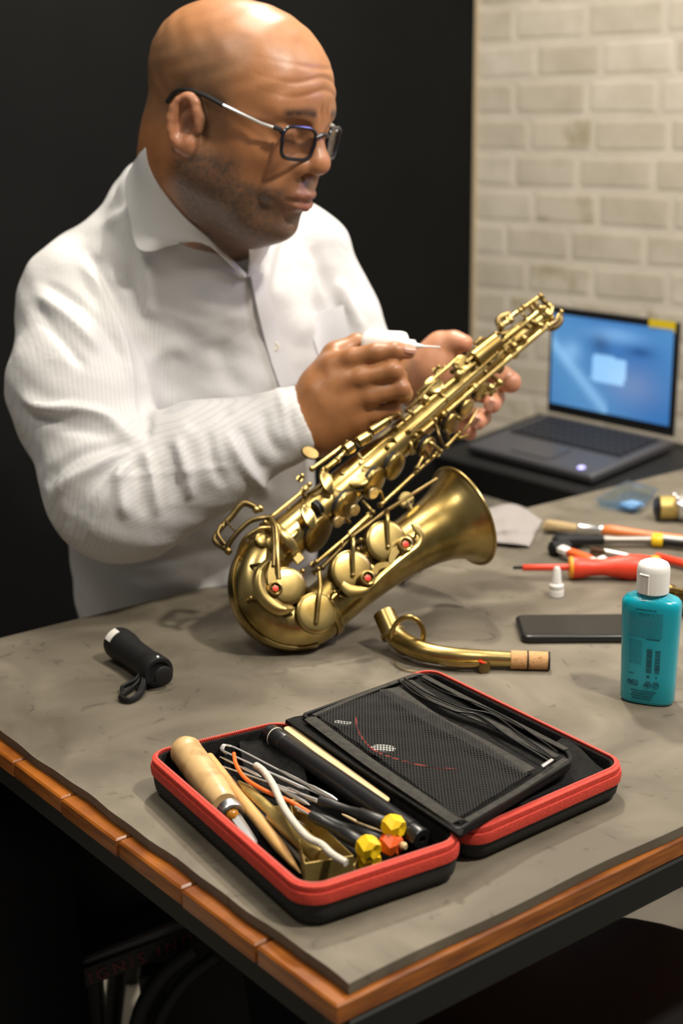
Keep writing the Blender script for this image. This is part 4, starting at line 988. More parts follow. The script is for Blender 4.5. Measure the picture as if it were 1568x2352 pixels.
# guards with their red felts
plate([(617, 1288), (598, 1312), (596, 1345), (610, 1375), (640, 1398), (672, 1398)], [10, 20, 30, 30, 26, 8], .043, dome=.004)
plate([(624, 1290), (622, 1318), (626, 1340)], [8, 16, 22], .0445)
adjuster(632, 1352, .047)
plate([(784, 1342), (803, 1357), (832, 1358), (856, 1344), (876, 1324), (908, 1296), (939, 1271), (960, 1254), (967, 1233), (955, 1214), (946, 1203)], [12, 24, 20, 12, 10, 9, 10, 12, 12, 16, 4], .0470, dome=.001)
plate([(858, 1318), (866, 1303), (882, 1298), (900, 1299)], [12, 14, 13, 10], .0470); plate([(899, 1300), (899, 1283), (908, 1266), (924, 1250)], [10, 14, 16, 14], .0470)
adjuster(844, 1328, .051, .0092); adjuster(931, 1250, .051, .0092)
for x, y in ((601, 1296), (671, 1398), (640, 1408), (576, 1373), (768, 1360), (786, 1352), (960, 1222), (905, 1302)): post(S(x, y, .040), .014, .0016, .0022)
# guard feet on the bow
for x, y in ((576, 1300), (582, 1380), (648, 1415)): arm([S(x, y, .026), S(x + 12, y - 2, .036), S(x + 22, y - 4, .042)], .0022, m=BDk)
# lever rods between body and bell
rod(S(727, 1291, .024), S(802, 1228, .024), .0021, m=BR); rod(S(740, 1303, .018), S(809, 1232, .020), .0022, m=BDk); rod(S(809, 1232, .029), S(884, 1175, .029), .0022, m=BDk, ends=False)
rod(S(886, 1173, .030), S(1003, 1100, .022), .0020, m=BDk, ends=False); rod(S(802, 1226, .022), S(846, 1186, .020), .0036, m=BR, ends=False)
for x, y in ((690, 1322), (695, 1312), (727, 1290), (784, 1247), (822, 1262), (828, 1240), (856, 1176), (765, 1365), (731, 1307)): post(S(x, y, .024), .014)
# --- main rods on the body
rods = [((622, 1188), (702, 1123), .012, .0025), ((716, 1077), (797, 1017), .012, .0024), ((663, 1170), (700, 1140), .006, .0016),
        ((912, 981), (1061, 858), .017, .0029), ((1061, 858), (1248, 708), .017, .0030), ((934, 994), (1140, 812), .019, .0022),
        ((969, 992), (998, 968), .019, .0026), ((1020, 952), (1090, 891), .019, .0027), ((1091, 889), (1258, 749), .018, .0032),
        ((873, 1160), (1001, 1043), -.004, .0024), ((1025, 1025), (1053, 995), .000, .0024), ((1072, 832), (1101, 806), .020, .0022), ((1140, 812), (1178, 778), .016, .0020),
        ((742, 1080), (790, 1040), .018, .0022), ((747, 1078), (775, 1056), .018, .0028), ((957, 1075), (972, 1046), .004, .0022), ((775, 1145), (804, 1165), .004, .0018)]
for (a, c_, w_, r_0) in rods: rod(S(*a, w_), S(*c_, w_), r_0)
# rollers and side key touches
for (a, c_, r_0, w_) in (((849, 991), (895, 961), .0062, .020), ((820, 1016), (849, 999), .0072, .020), ((792, 1035), (810, 1022), .0078, .018), ((1062, 842), (1112, 802), .0000, .0)):
    if r_0:
        p, q = S(*a, w_), S(*c_, w_); b = MB(); L_ = np.linalg.norm(q - p); b.lathe(p, nrm(q - p), [(0, r_0 * .7), (.001, r_0), (L_ * .8, r_0), (L_ * .84, r_0 * .7), (L_ * .88, r_0 * .7), (L_ * .9, r_0 * .92), (L_, r_0 * .8)], 20); b.build('side_key_touch', BR, sax)
arm([S(823, 1042, .024), S(832, 1054, .026), S(846, 1044, .026), S(888, 1009, .026), S(902, 1008, .024), S(909, 1019, .018)], .0020)
arm([S(896, 962, .022), S(912, 950, .024), S(922, 958, .022), S(930, 970, .018)], .0022); arm([S(930, 944, .018), S(941, 946, .022), S(950, 952, .020)], .0020)
# oblique pearl-less touches seen on the body
def leaf(x, y, a_px, b_px, ang, w0, tilt=(0, 0), th=.0016, name='key_touch', m=None):
    G = []; ca, sa_ = math.cos(math.radians(ang)), math.sin(math.radians(ang)); n = 28; ring0 = []; ring1 = []
    for k in range(n):
        t = 2 * math.pi * k / n; ux, uy = math.cos(t) * a_px, math.sin(t) * b_px; X = x + ux * ca - uy * sa_; Y = y + ux * sa_ + uy * ca; ring0.append(S(X, Y, w0 + tilt[0] * ux + tilt[1] * uy))
    c = sum(ring0) / n; r2 = [p + (c - p) * .12 + ww * th for p in ring0]; r1 = [p - ww * th for p in ring0]
    b = MB(); b.loft([r1, ring0, r2]); return b.build(name, m or BR, sax, smooth=50)
leaf(751, 1108, 30, 14, 66, .031); leaf(709, 1187, 31, 15, 64, .034); leaf(712, 1040, 22, 13, 25, .002, m=BDk)
b = MB(); b.lathe(S(724, 1168, .030), nrm(S(735, 1160, .030) - S(720, 1170, .030)), [(0, .0085), (.0025, .0085), (.0026, .006), (.0038, .006), (.004, .0085), (.0065, .0085)], 20); b.build('pad', M['pad'], sax)
# front stack of cups, facing the bell side
for (x, y, r_0, w_) in ((735, 1228, .0215, .010), (797, 1168, .0190, .012), (863, 1112, .0178, .012), (911, 1072, .0160, .010), (1040, 975, .0125, .008), (1075, 940, .0120, .006), (985, 1030, .0130, .004), (1108, 900, .0110, .004)):
    nn = nrm(wv * .80 + ww * .52 + wx * .10); cup(S(x, y, w_ + .003), nn, r_0 * 1.12, .0045, chim=.013)
for (x, y) in ((776, 1199), (814, 1172), (857, 1133)):
    nn = nrm(wv * .62 + ww * .62 - wx * .10); b = MB(); c_ = S(x, y, .020); b.lathe(c_, nn, [(-.004, .0055), (0, .0072), (.0012, .0068), (.0014, .0056), (.0008, .001)], 24); b.build('pearl_touch', M['pearl'], sax)
arm([S(776, 1199, .018), S(790, 1190, .014), S(802, 1200, .008)], .0022); arm([S(857, 1133, .018), S(872, 1128, .014), S(880, 1150, .006)], .0022); arm([S(832, 1150, .010), S(848, 1168, .010), S(856, 1177, .012)], .0022)
# big side tone hole with raised cover on the body
nn = nrm(ww * .62 - wv * .35 + wx * .05); cup(S(818, 1088, .020), nn, .0185, .0035, chim=.008); cup(S(655, 1215, .021), nn, .0150, .004, chim=.006)
b = MB(); G = []
for k in range(15):
    a = math.radians(-62 + 118 * k / 14); p0 = SL(.012, -DBL); p1 = SL(.022, -DBL); d_ = ww * math.cos(a) + wv * math.sin(a); G.append([p0 + d_ * .0335, p0 + d_ * .0350 + wx * .003, p1 + d_ * .0350, p1 + d_ * .0335 + wx * .002])
b.grid(np.array(G), .0012); b.build('guard_band', BR, sax)
b = MB(); b.box(S(685, 1283, .026), wx, wv, ww, .012, .010, .004, .001); b.build('guard_foot', BR, sax)
# low arm across the bow and its pivot
arm([S(622, 1192, .022), S(634, 1215, .034), S(636, 1260, .044), S(640, 1330, .046)], .0030); arm([S(624, 1195, .024), S(629, 1240, .040), S(628, 1300, .048)], .0020, m=BDk)
b = MB(); b.lathe(S(604, 1240, .026), nrm(ww + wx * .2), [(-.006, .0085), (0, .0090), (.001, .0078), (.0012, .002)], 28); b.build('key_cup', BR, sax)
for x, y, w_ in ((609, 1200, .020), (622, 1188, .014), (749, 1076, .020), (706, 1117, .012), (711, 1113, .014), (694, 1093, .010), (700, 1125, .018), (786, 1089, .018), (889, 1028, .022), (912, 982, .020), (940, 990, .022), (955, 1001, .022), (971, 991, .022), (1000, 964, .022), (1018, 952, .024), (1028, 945, .022), (979, 920, .018), (967, 912, .012), (1052, 862, .024), (1047, 845, .014), (1007, 843, .006), (1004, 861, .006), (1021, 845, .010), (1148, 878, .004), (1136, 897, .000), (1093, 800, .020), (1203, 777, .018), (1183, 793, .014), (1012, 1036, .006)):
    post(S(x, y, w_), .012)
# --- thumb hook bracket and strap side, left end
arm([S(591, 1168, .006), S(559, 1156, .004), S(530, 1188, .000), S(514, 1204, -.002)], .0038, m=BDk); arm([S(514, 1204, -.002), S(493, 1240, .000), S(520, 1262, .004)], .0034, m=BDk); arm([S(508, 1206, .004), S(500, 1226, .006), S(516, 1250, .008)], .0022, m=BDk)
arm([S(520, 1262, .006), S(535, 1235, .010), S(570, 1200, .016), S(600, 1190, .020), S(622, 1188, .018)], .0030, m=BDk)
b = MB(); b.box(S(531, 1211, .004), nrm(S(540, 1222, 0) - S(522, 1202, 0)), wv, ww, .013, .010, .008, .002); b.build('felt_block', M['felt'], sax, label='cream felt block')
for x, y in ((588, 1171), (524, 1266), (597, 1168)): b = MB(); b.ball(S(x, y, .008), .0045, 12); b.build('knob', BR, sax)
arm([S(545, 1280, .008), S(560, 1240, .020), S(595, 1215, .026), S(620, 1212, .026)], .0024)
# --- upper stack: cups, side keys, octave mechanism
cup(S(1062, 832, .016), nrm(ww * .8 - wv * .3), .0118, .0035, chim=.008); cup(S(996, 884, .018), nrm(ww * .8 - wv * .3), .0125, .0035, chim=.008)
arm([S(958, 905, .012), S(985, 880, .018), S(1020, 850, .018), S(1050, 822, .020)], .0022); arm([S(935, 942, .008), S(960, 918, .014), S(1000, 875, .020)], .0022)
b = MB(); p, q = S(1085, 830, .014), S(1140, 786, .014); L_ = np.linalg.norm(q - p); b.lathe(p, nrm(q - p), [(0, .010), (.002, .0125), (L_, .0120), (L_ + .002, .0095)], 28); b.build('sleeve_tube', BR, sax)
for (x, y, r_0) in ((976, 918, .0058), (1053, 861, .0058), (1203, 778, .0050), (1180, 795, .0050), (1147, 880, .0050), (1128, 892, .0056), (1241, 708, .0040), (1152, 750, .0040), (1243, 681, .0036), (1195, 713, .0036), (1203, 706, .0036), (1289, 716, .0030)):
    b = MB(); b.ball(S(x, y, .022), r_0, 14); b.build('pivot_ball', BR, sax)
rod(S(1151, 749, .012), S(1172, 736, .012), .0032); rod(S(1165, 735, .010), S(1202, 707, .010), .0028); rod(S(1203, 707, .010), S(1241, 680, .010), .0024)
arm([S(1148, 752, .004), S(1143, 738, .002), S(1152, 728, .002), S(1170, 722, .004)], .0040, m=BDk); arm([S(1148, 754, .004), S(1152, 764, .006), S(1172, 760, .008), S(1210, 734, .008)], .0036, m=BDk)
arm([S(1133, 770, .006), S(1140, 766, .012), S(1180, 768, .014)], .0022); arm([S(1090, 790, .008), S(1105, 778, .010), S(1120, 782, .008), S(1140, 768, .010)], .0030, m=BDk)
arm([S(1200, 722, .012), S(1214, 734, .016), S(1232, 742, .016)], .0022); arm([S(1222, 738, .014), S(1238, 745, .018), S(1246, 750, .018)], .0032)
arm([S(1242, 682, .010), S(1252, 696, .012), S(1258, 700, .006)], .0036, m=BDk); arm([S(1255, 698, .010), S(1266, 706, .014), S(1262, 724, .014), S(1250, 716, .014)], .0034)
arm([S(1262, 745, .014), S(1275, 737, .012), S(1283, 724, .008), S(1289, 716, .006)], .0028); arm([S(1258, 752, .010), S(1272, 752, .006), S(1286, 738, .002), S(1284, 722, .002)], .0044, m=BDk)
b = MB(); c_ = SL(.500, -DBL); b.lathe(c_, wx, [(-.014, .0140), (-.012, .0152), (-.002, .0152), (0, .0142), (.0005, .0118), (-.01, .0115)], 32); b.build('neck_receiver', BR, sax)
b = MB(); b.box(SL(.493, -DBL - .017), wx, wv, ww, .010, .010, .005, .001); b.tube([SL(.493, -DBL - .018, -.010), SL(.493, -DBL - .018, .012)], .0022, 10); b.build('neck_screw', BR, sax)
b = MB(); b.lathe(S(1272, 745, -.012), nrm(-ww * .2 + wv), [(-.004, .011), (0, .0125), (.002, .010), (.0022, .001)], 20); b.build('key_cup', BDk, sax)
# lower cluster behind the rods
rng2 = random.Random(11)
for (a, c_, w_) in (((1000, 975), (1015, 1020), .010), ((1020, 965), (1030, 1010), .008), ((960, 1005), (985, 1050), .008), ((975, 1010), (1010, 1035), .012), ((1042, 955), (1060, 965), .010), ((1065, 990), (1095, 940), .004), ((1050, 1005), (1072, 1000), .006), ((937, 1000), (945, 1045), .012), ((1085, 870), (1120, 850), -.004), ((1120, 860), (1140, 872), .002), ((1100, 915), (1125, 885), .000), ((1158, 800), (1168, 815), .012), ((1166, 770), (1182, 800), .012), ((1104, 846), (1120, 862), .012), ((1120, 838), (1140, 820), .014), ((1205, 735), (1215, 755), .012), ((1220, 705), (1235, 728), .010), ((950, 940), (962, 960), .012), ((1010, 905), (1030, 925), .016), ((880, 1035), (895, 1060), .010), ((905, 1020), (925, 1060), .008), ((1095, 836), (1085, 853), .016), ((845, 1075), (880, 1045), .014), ((715, 1130), (760, 1094), .019)):
    arm([S(*a, w_), S((a[0] + c_[0]) / 2 + rng2.uniform(-4, 4), (a[1] + c_[1]) / 2 + rng2.uniform(-4, 4), w_ + .004), S(*c_, w_)], rng2.choice([.0018, .0022, .0026]), m=rng2.choice([BR, BDk]))
for (x, y, r_0, w_) in ((1012, 955, .010, .010), (960, 970, .010, .006), (925, 1010, .012, .006), (1150, 845, .008, .004), (1185, 812, .008, .004), (1215, 775, .008, .002), (1105, 868, .009, .010)):
    cup(S(x, y, w_), nrm(wv * .6 + ww * .6), r_0, .003, pad=True, chim=.006, m=rng2.choice([BR, BDk]))

# ================================================================== NECK LYING ON THE MAT
nk_ = thing('saxophone_neck', T(1050, 1530), 'detached brass saxophone neck with a cork end lying on the mat', 'saxophone neck')
def NP(x, y, z): return T(x, y, z)
ax_p = [(903, 1455, .022), (922, 1472, .0185), (950, 1488, .0165), (985, 1500, .0150), (1040, 1508, .0135), (1110, 1512, .0115), (1174, 1515, .0105)]
b = MB(); b.tube(catmull([NP(*p) for p in ax_p], 6), list(np.interp(np.linspace(0, 6, 37), range(7), [.0122, .0120, .0115, .0108, .0100, .0092, .0085])), 28); b.build('tube', BR, nk_)
p, q = NP(903, 1457, .021), NP(888, 1423, .034); b = MB(); L_ = .030; b.lathe(p - nrm(q - p) * .002, nrm(q - p), [(0, .0142), (.004, .0146), (.005, .0128), (L_, .0124), (L_ + .0005, .0112), (L_ - .01, .011)], 32); b.build('tenon', BR, nk_)
p, q = NP(1172, 1515, .0105), NP(1262, 1518, .0100); L_ = np.linalg.norm(q - p); b = MB(); b.lathe(p, nrm(q - p), [(0, .0088), (.0005, .0100), (L_ - .001, .0096), (L_, .0088), (L_ + .0002, .0062), (L_ - .012, .0060)], 32); ck = b.build('cork', M['cork'], nk_, label='light brown natural cork sleeve')
b = MB(); b.lathe(p + nrm(q - p) * L_ * .44, nrm(q - p), [(-.0010, .0097), (-.0008, .01035), (.0008, .01035), (.0010, .0097)], 32); b.build('dark_crease', M['black_matt'], ck)
b = MB(); b.lathe(p + nrm(q - p) * (L_ - .0022), nrm(q - p), [(0, .0094), (.0003, .0100), (.0024, .0097), (.0026, .0062)], 32); b.build('dark_rim', M['black_matt'], ck)
rc = NP(936, 1460, .027); xx = nrm(T(970, 1460) - T(900, 1460)); yy = nrm(Z3 * .93 - E1 * .12)
b = MB(); b.tube([rc + xx * .0172 * math.cos(t) + yy * .0225 * math.sin(t) + np.cross(xx, yy) * .004 * math.cos(t) for t in np.linspace(0, 2 * math.pi, 41)], .0022, 10, caps=False, flat=1.3); b.build('octave_key_ring', BR, nk_)
b = MB(); b.tube(catmull([NP(938, 1503, .0095), NP(965, 1506, .0085), NP(978, 1500, .012), NP(990, 1512, .010), NP(1020, 1524, .0085), NP(1068, 1528, .0085), NP(1100, 1526, .0095)], 6), .0022, 10, flat=1.4); b.build('octave_key', BR, nk_)
b = MB(); b.lathe(NP(1076, 1530, .0035), Z3, [(0, .004), (.001, .0052), (.012, .0048), (.0135, .003)], 16); b.build('post', BR, nk_)
b = MB(); b.lathe(NP(1110, 1533, .0055), nrm(np.array([.2, -1, .1])), [(-.003, .006), (.002, .0072), (.004, .0062), (.0045, .001)], 20); b.build('octave_pad_cup', BDk, nk_)
b = MB(); b.lathe(NP(1108, 1522, .011), nrm(np.array([.2, .2, 1])), [(0, .0045), (.0012, .0045)], 14); b.build('felt_bumper', M['jewel'], nk_)
b = MB(); b.tube(catmull([NP(905, 1513, .006), NP(910, 1530, .002), NP(930, 1540, .0015), NP(960, 1543, .0015)], 5), .0007, 8); b.build('spring_wire', BDk, nk_)
# ================================================================== ZIP CASE
case = thing('tool_case', T(720, 1850), 'open black zip case with red zip edging holding repair tools', 'case')
def rq(cor, ins, r, z, n=6):
    """rounded quad through 4 corners (world xy), inset, at height z above the mat"""
    c = [np.asarray(p, float) for p in cor]; w_ = (np.linalg.norm(c[1] - c[0]) + np.linalg.norm(c[2] - c[3])) / 2; h_ = (np.linalg.norm(c[3] - c[0]) + np.linalg.norm(c[2] - c[1])) / 2
    out = []
    for x, y in rrect(w_ - 2 * ins, h_ - 2 * ins, max(r - ins, .004), n):
        s_, t_ = x / w_ + .5, y / h_ + .5
        p = (c[0] * (1 - s_) + c[1] * s_) * (1 - t_) + (c[3] * (1 - s_) + c[2] * s_) * t_; out.append(np.array([p[0], p[1], ZT + z]))
    return out
def densify(cor): return cor
ZA, ZB = .036, .032
cA = [T(330, 1727, ZA), T(655, 1650, ZA), T(1077, 1925, ZA), T(697, 2050, ZA)]
cBr = T(1448, 1752, ZB); cBf = T(988, 1530, ZB); cBn = T(1080, 1914, ZB); cBh = T(700, 1638, ZB)
cB = [cBh, cBf, cBr, cBn]
def half(cor, zt, nm):
    H_ = []; r = .022
    ring = lambda ins, z: rq(cor, ins, r, z)
    b = MB(); b.loft([ring(.012, .0006), ring(.006, .0015), ring(.002, .006), ring(.0008, .012), ring(.0, zt - .0155), ring(.002, zt - .0152), ring(.002, zt - .020)], cap1=False)
    sh = b.build(nm, M['fabric_black'], case)
    b = MB(); b.loft([ring(.0012, zt - .0165), ring(-.0012, zt - .0150), ring(-.0018, zt - .010), ring(-.0012, zt - .0062), ring(.0012, zt - .0058)], cap0=False, cap1=False); b.build('red_band', M['red_tape'], case)
    b = MB(); b.loft([ring(.0016, zt - .0062), ring(.0000, zt - .0052), ring(.0000, zt - .0012), ring(.0012, zt - .0002), ring(.0030, zt), ring(.0042, zt - .0004), ring(.0044, zt - .0040)], cap0=False, cap1=False); tp = b.build('zip_tape', M['red_tape'], case)
    b = MB(); b.loft([ring(.0042, zt - .0030), ring(.0048, zt - .0020), ring(.0075, zt - .0022), ring(.0085, zt - .006), ring(.0090, .010), ring(.012, .0042), ring(.020, .0034)], cap0=False); b.build('lining', M['lining'], case)
    # zip teeth: one joined row of small blocks along the inner edge
    pts = rq(cor, .0040, r, zt + .0002, 14); pts.append(pts[0]); P2 = []; acc = 0
    for i in range(len(pts) - 1):
        a, c = pts[i], pts[i + 1]; L_ = np.linalg.norm(c - a); d = nrm(c - a); k = acc
        while k < L_: P2.append((a + d * k, d)); k += .0021
        acc = k - L_
    b = MB()
    for p, d in P2: b.box(p, d, np.cross(Z3, d), Z3, .0012, .0022, .0010)
    o = b.build('zip_teeth', mat('pink_red_zip_teeth', (.70, .12, .09), .4), case, kind='stuff', smooth=None, fix=False)
half(cA, ZA, 'tool_tray'); half(cB, ZB, 'lid_tray')
# hinge cloth between the halves
b = MB(); G = []
hl = [(T(648, 1672, .026), T(1036, 1936, .024)), (T(654, 1664, .034), T(1048, 1926, .033)), (T(656, 1653, .0415), T(1056, 1919, .0415)), (T(676, 1646, .0425), T(1064, 1908, .0425)), (T(700, 1642, .0400), T(1062, 1898, .0390))]
for t in np.linspace(.0, 1., 14): G.append([a_ * (1 - t) + b2 * t for a_, b2 in hl])
b.grid(np.array(G), .0015); b.build('hinge_cloth', M['lining'], case)
b = MB(); b.box(T(1068, 2000, .008), E2, E1, Z3, .05, .006, .001); 

# pocket panel over the lid half (panel coordinates: s along the hinge, t away from it)
PQ = [(692, 1640, .046), (962, 1543, .041), (1330, 1738, .045), (1052, 1908, .042)]
P4 = [T(*p) for p in PQ]
def PP(s, t, dz=0.):
    p = (P4[0] * (1 - t) + P4[1] * t) * (1 - s) + (P4[3] * (1 - t) + P4[2] * t) * s
    bulge = .006 * math.sin(math.pi * min(max(s, 0), 1)) * math.sin(math.pi * min(max(t, 0), 1)); return p + Z3 * (bulge + dz)
def PX(x, y):      # pixel -> panel s,t by iteration
    s, t = .5, .5
    for _ in range(12):
        q = PP(s, t); w_ = w2c(q); e = np.array([x, y]) - px(w_); J = []
        for ds, dt in ((.01, 0), (0, .01)): J.append((px(w2c(PP(s + ds, t + dt))) - px(w_)) / .01)
        d = np.linalg.solve(np.array(J).T, e); s += d[0]; t += d[1]
    return s, t
panel = None
def outline(ins, dz, n=10):
    r_s, r_t = .075, .11; pts = []
    for (cs, ct, a0, rnd) in ((1 - ins, 1 - ins, 0, 1), (ins, 1 - ins, 90, .6), (ins, ins, 180, .25), (1 - ins, ins, 270, .25)):
        sc_, tc_ = (1 if cs > .5 else -1), (1 if ct > .5 else -1)
        for k in range(n + 1):
            a = math.radians(a0 + 90 * k / n); pts.append(PP(cs - sc_ * r_s * rnd + r_s * rnd * math.cos(a), ct - tc_ * r_t * rnd + r_t * rnd * math.sin(a), dz))
    return pts
b = MB(); b.loft([outline(.004, -.0085), outline(0, -.0060), outline(0, -.0035), outline(.006, -.0030)]); panel = b.build('pocket_panel', M['lining'], case)
b = MB(); o_ = outline(.006, -.0012, 10); o_.append(o_[0]); b.tube(o_, .0021, 8, caps=False); b.build('edge_binding', M['piping'], panel)
def strip(pl, wid, dz, name, m, th=.0012, ridge=0.):
    Q = catmull([np.array(PX(*p)) for p in pl], 8); G = []
    for i, q in enumerate(Q):
        a, c = Q[max(i - 1, 0)], Q[min(i + 1, len(Q) - 1)]; pa_, pc_ = PP(*a), PP(*c); d = nrm(pc_ - pa_); n_ = nrm(np.cross(Z3, d)); w_ = wid[0] + (wid[1] - wid[0]) * i / (len(Q) - 1)
        G.append([PP(*q, dz + ridge * (1 - k * k)) + n_ * w_ * .5 * k for k in (-1, -.5, 0, .5, 1)])
    b = MB(); b.grid(np.array(G), th); return b.build(name, m, panel)
felt = mat('black_felt_trim', (.026, .024, .020), .95, col2=(.042, .039, .031), scale=150, bump=.6, bscale=500)
strip([(712, 1652), (860, 1762), (1050, 1890)], (.012, .012), .0012, 'hinge_strip', felt, ridge=.001)
strip([(893, 1585), (985, 1650), (1090, 1705), (1215, 1775)], (.021, .015), .0018, 'pocket_band', felt)
strip([(935, 1568), (1015, 1620), (1130, 1668), (1275, 1745)], (.010, .010), .0024, 'pocket_band', felt)
strip([(972, 1556), (1080, 1612), (1190, 1668), (1300, 1725)], (.006, .006), .0018, 'pocket_band', felt)
strip([(720, 1645), (850, 1590), (958, 1550)], (.005, .005), .0012, 'side_strip', felt); strip([(1070, 1888), (1190, 1818), (1300, 1745)], (.006, .006), .0012, 'side_strip', felt)
def pline(pl, r, dz, name, m, par=None):
    b = MB(); b.tube([PP(*q, dz) for q in catmull([np.array(PX(*p)) for p in pl], 8)], r, 8); return b.build(name, m, par if par is not None else panel)
pline([(915, 1572), (960, 1607), (1040, 1642), (1095, 1652), (1165, 1700), (1262, 1760)], .0011, .0042, 'piping', M['piping']); pline([(928, 1568), (980, 1602), (1060, 1636), (1130, 1652), (1190, 1694), (1270, 1752)], .0009, .0046, 'piping', M['piping'])
pline([(960, 1562), (1015, 1594), (1100, 1626), (1170, 1660), (1280, 1735)], .0007, .0032, 'piping', M['piping'])
b = MB(); b.box(PP(*PX(1256, 1768), .0062), nrm(T(1275, 1758) - T(1238, 1782)), E1, Z3, .017, .0032, .0018, .0005); b.build('slider', M['steel'], panel)
# net cover of the big pocket
def quadmesh(cs, nu, nv, dz, r=.00035, name='net'):
    Q = [np.array(PX(*p)) for p in cs]; b = MB()
    def pt(u, v): q = (Q[0] * (1 - u) + Q[1] * u) * (1 - v) + (Q[3] * (1 - u) + Q[2] * u) * v; return PP(q[0], q[1], dz + .0006 * math.sin(q[0] * 40) * math.sin(q[1] * 30))
    def line(p):
        P3 = np.array(p); t = np.gradient(P3, axis=0); t /= np.linalg.norm(t, axis=1, keepdims=True); s2 = np.cross(Z3, t); s2 /= np.linalg.norm(s2, axis=1, keepdims=True)
        V = np.concatenate([P3 + s2 * r, P3 - s2 * r, P3 + Z3 * r * 1.3]); k = len(P3); Fq = []
        for i in range(k - 1):
            for a_, b2 in ((0, 1), (1, 2), (2, 0)): Fq.append([a_ * k + i, b2 * k + i, b2 * k + i + 1, a_ * k + i + 1])
        b.add(V, Fq)
    m_ = nu + nv
    for k in range(-nv, nu + 1):
        for sg in (1, -1):
            p = []
            for j in range(nv * 2 + 1):
                v = j / (nv * 2); u = (k + (j / 2 if sg > 0 else nv - j / 2)) / nu
                if 0 <= u <= 1: p.append(pt(u, v))
            if len(p) > 2: line(p)
    o = b.build(name, M['net'], panel, kind='stuff', smooth=None, fix=False); o['label'] = 'black mesh netting'; return o
quadmesh([(728, 1648), (885, 1590), (1215, 1785), (1055, 1885)], 24, 44, .0030, .00045)
# things seen through the net
def under(x, y, a_, b_, ang, name, m, th=.001):
    s, t = PX(x, y); c = PP(s, t, .0008); e = MB(); r0_ = []; ux = nrm(T(x + 20 * math.cos(ang), y + 20 * math.sin(ang)) - T(x, y)); uy = np.cross(Z3, ux)
    for k in range(20): q = 2 * math.pi * k / 20; r0_.append(c + ux * a_ * math.cos(q) + uy * b_ * math.sin(q))
    e.loft([r0_, [p + Z3 * th for p in r0_]]); return e
o = under(787, 1663, .0085, .0040, .1, 'reed_patch', M['white']); o.build('white_patch', M['white'], label='small white oval patch seen through the net of the open case', cat='patch')
o = under(880, 1722, .0110, .0065, .1, 'reed_patch', M['white']); o.build('white_patch', M['white'], label='larger white oval patch seen through the net of the open case', cat='patch')
th_ = MB(); th_.tube([PP(*q, .0022) for q in catmull([np.array(PX(*p)) for p in ((816, 1652), (825, 1690), (860, 1730), (930, 1755), (990, 1768), (1052, 1774))], 6)], .0009, 6); th_.build('red_thread', mat('red_thread', (.45, .03, .02), .8), label='red thread lying inside the net pocket', cat='thread')
# soft things in the lid half below the panel
def tilt_flap():
    G = []
    cs = [T(1290, 1700, .030), T(1385, 1765, .028), T(1200, 1860, .026), T(1100, 1850, .030)]
    for i in range(7):
        row = []
        for j in range(7):
            u, v = i / 6, j / 6; p = (cs[0] * (1 - u) + cs[1] * u) * (1 - v) + (cs[3] * (1 - u) + cs[2] * u) * v; row.append(p + Z3 * (.003 * math.sin(u * 5 + v * 3)))
        G.append(row)
    b = MB(); b.grid(np.array(G), .002); b.build('inner_flap', M['lining'], case)
tilt_flap()
ck_ = [cq(*p) for p in ((1180, 1850, 1.235), (1230, 1832, 1.245), (1262, 1820, 1.25))]
cv, cf = sdf_mesh([('u', seg(w2c(T(1185, 1868, .010)), w2c(T(1240, 1845, .012)), .009, .007), .01), ('u', seg(w2c(T(1215, 1840, .012)), w2c(T(1262, 1835, .012)), .007, .008), .01)], .0022)
rag = thing('cleaning_rag', T(1225, 1855, .005), 'crumpled grey rag tucked into the lid half of the case', 'cloth'); cv = relax(cv, cf, 2); cv += (np.sin(cv * 900) * .0006)[:, [1, 2, 0]]; np_mesh('cloth', c2w(cv), cf, M['cloth_grey'], rag)
b = MB(); b.tube(catmull([T(1130, 1880, .014), T(1160, 1862, .020), T(1150, 1850, .018), T(1175, 1872, .012)], 6), .0022, 8); b.build('cable_coil', mat('dark_copper_wire', (.12, .04, .03), .3, .6), label='small dark coil of wire beside the grey rag', cat='wire')

# ================================================================== TOOLS IN THE TRAY
ZI = .0045
# wooden handled knife
kn = thing('bench_knife', T(480, 1790, .01), 'round wooden handled bench knife with an aluminium ferrule in the tray', 'knife')
p, q = T(424, 1722, .0350), T(528, 1866, .0235); L_ = np.linalg.norm(q - p); d = nrm(q - p)
b = MB(); b.lathe(p - d * .008, d, [(0, .0015), (.0015, .007), (.005, .0122), (.011, .0145), (.018, .0142), (.0188, .0137), (.0205, .0137), (.0213, .0142), (.050, .0142), (.085, .0132), (L_ - .006, .0116), (L_ - .004, .0110)], 36); b.build('handle', M['handle_wood'], kn)
b = MB(); b.lathe(q - d * .004, d, [(0, .0106), (.0005, .0113), (.008, .0113), (.0092, .0106), (.0094, .0080), (.0070, .0070), (.0070, .001)], 36); b.build('ferrule', M['alu'], kn, label='aluminium ferrule')
b = MB(); b.ball(q + d * .0042, .0062, 12); b.build('resin_plug', mat('amber_resin', (.45, .18, .02), .15), kn)
p0, p1 = T(545, 1880, .022), T(590, 1942, .013); d2 = nrm(p1 - p0); sd = nrm(np.cross(Z3, d2))
b = MB(); ring = lambda c, w_, t_: [c + sd * w_ * x + Z3 * t_ * y for x, y in ((1, 0), (.2, 1), (-1, 0), (.2, -1))]
b.loft([ring(p0 - d2 * .006, .0050, .0022), ring(p0 + (p1 - p0) * .45, .0040, .0020), ring(p0 + (p1 - p0) * .85, .003, .0012), ring(p1, .0003, .0003)]); b.build('blade', mat('grey_blade_steel', (.42, .42, .42), .4, .8), kn, smooth=20)
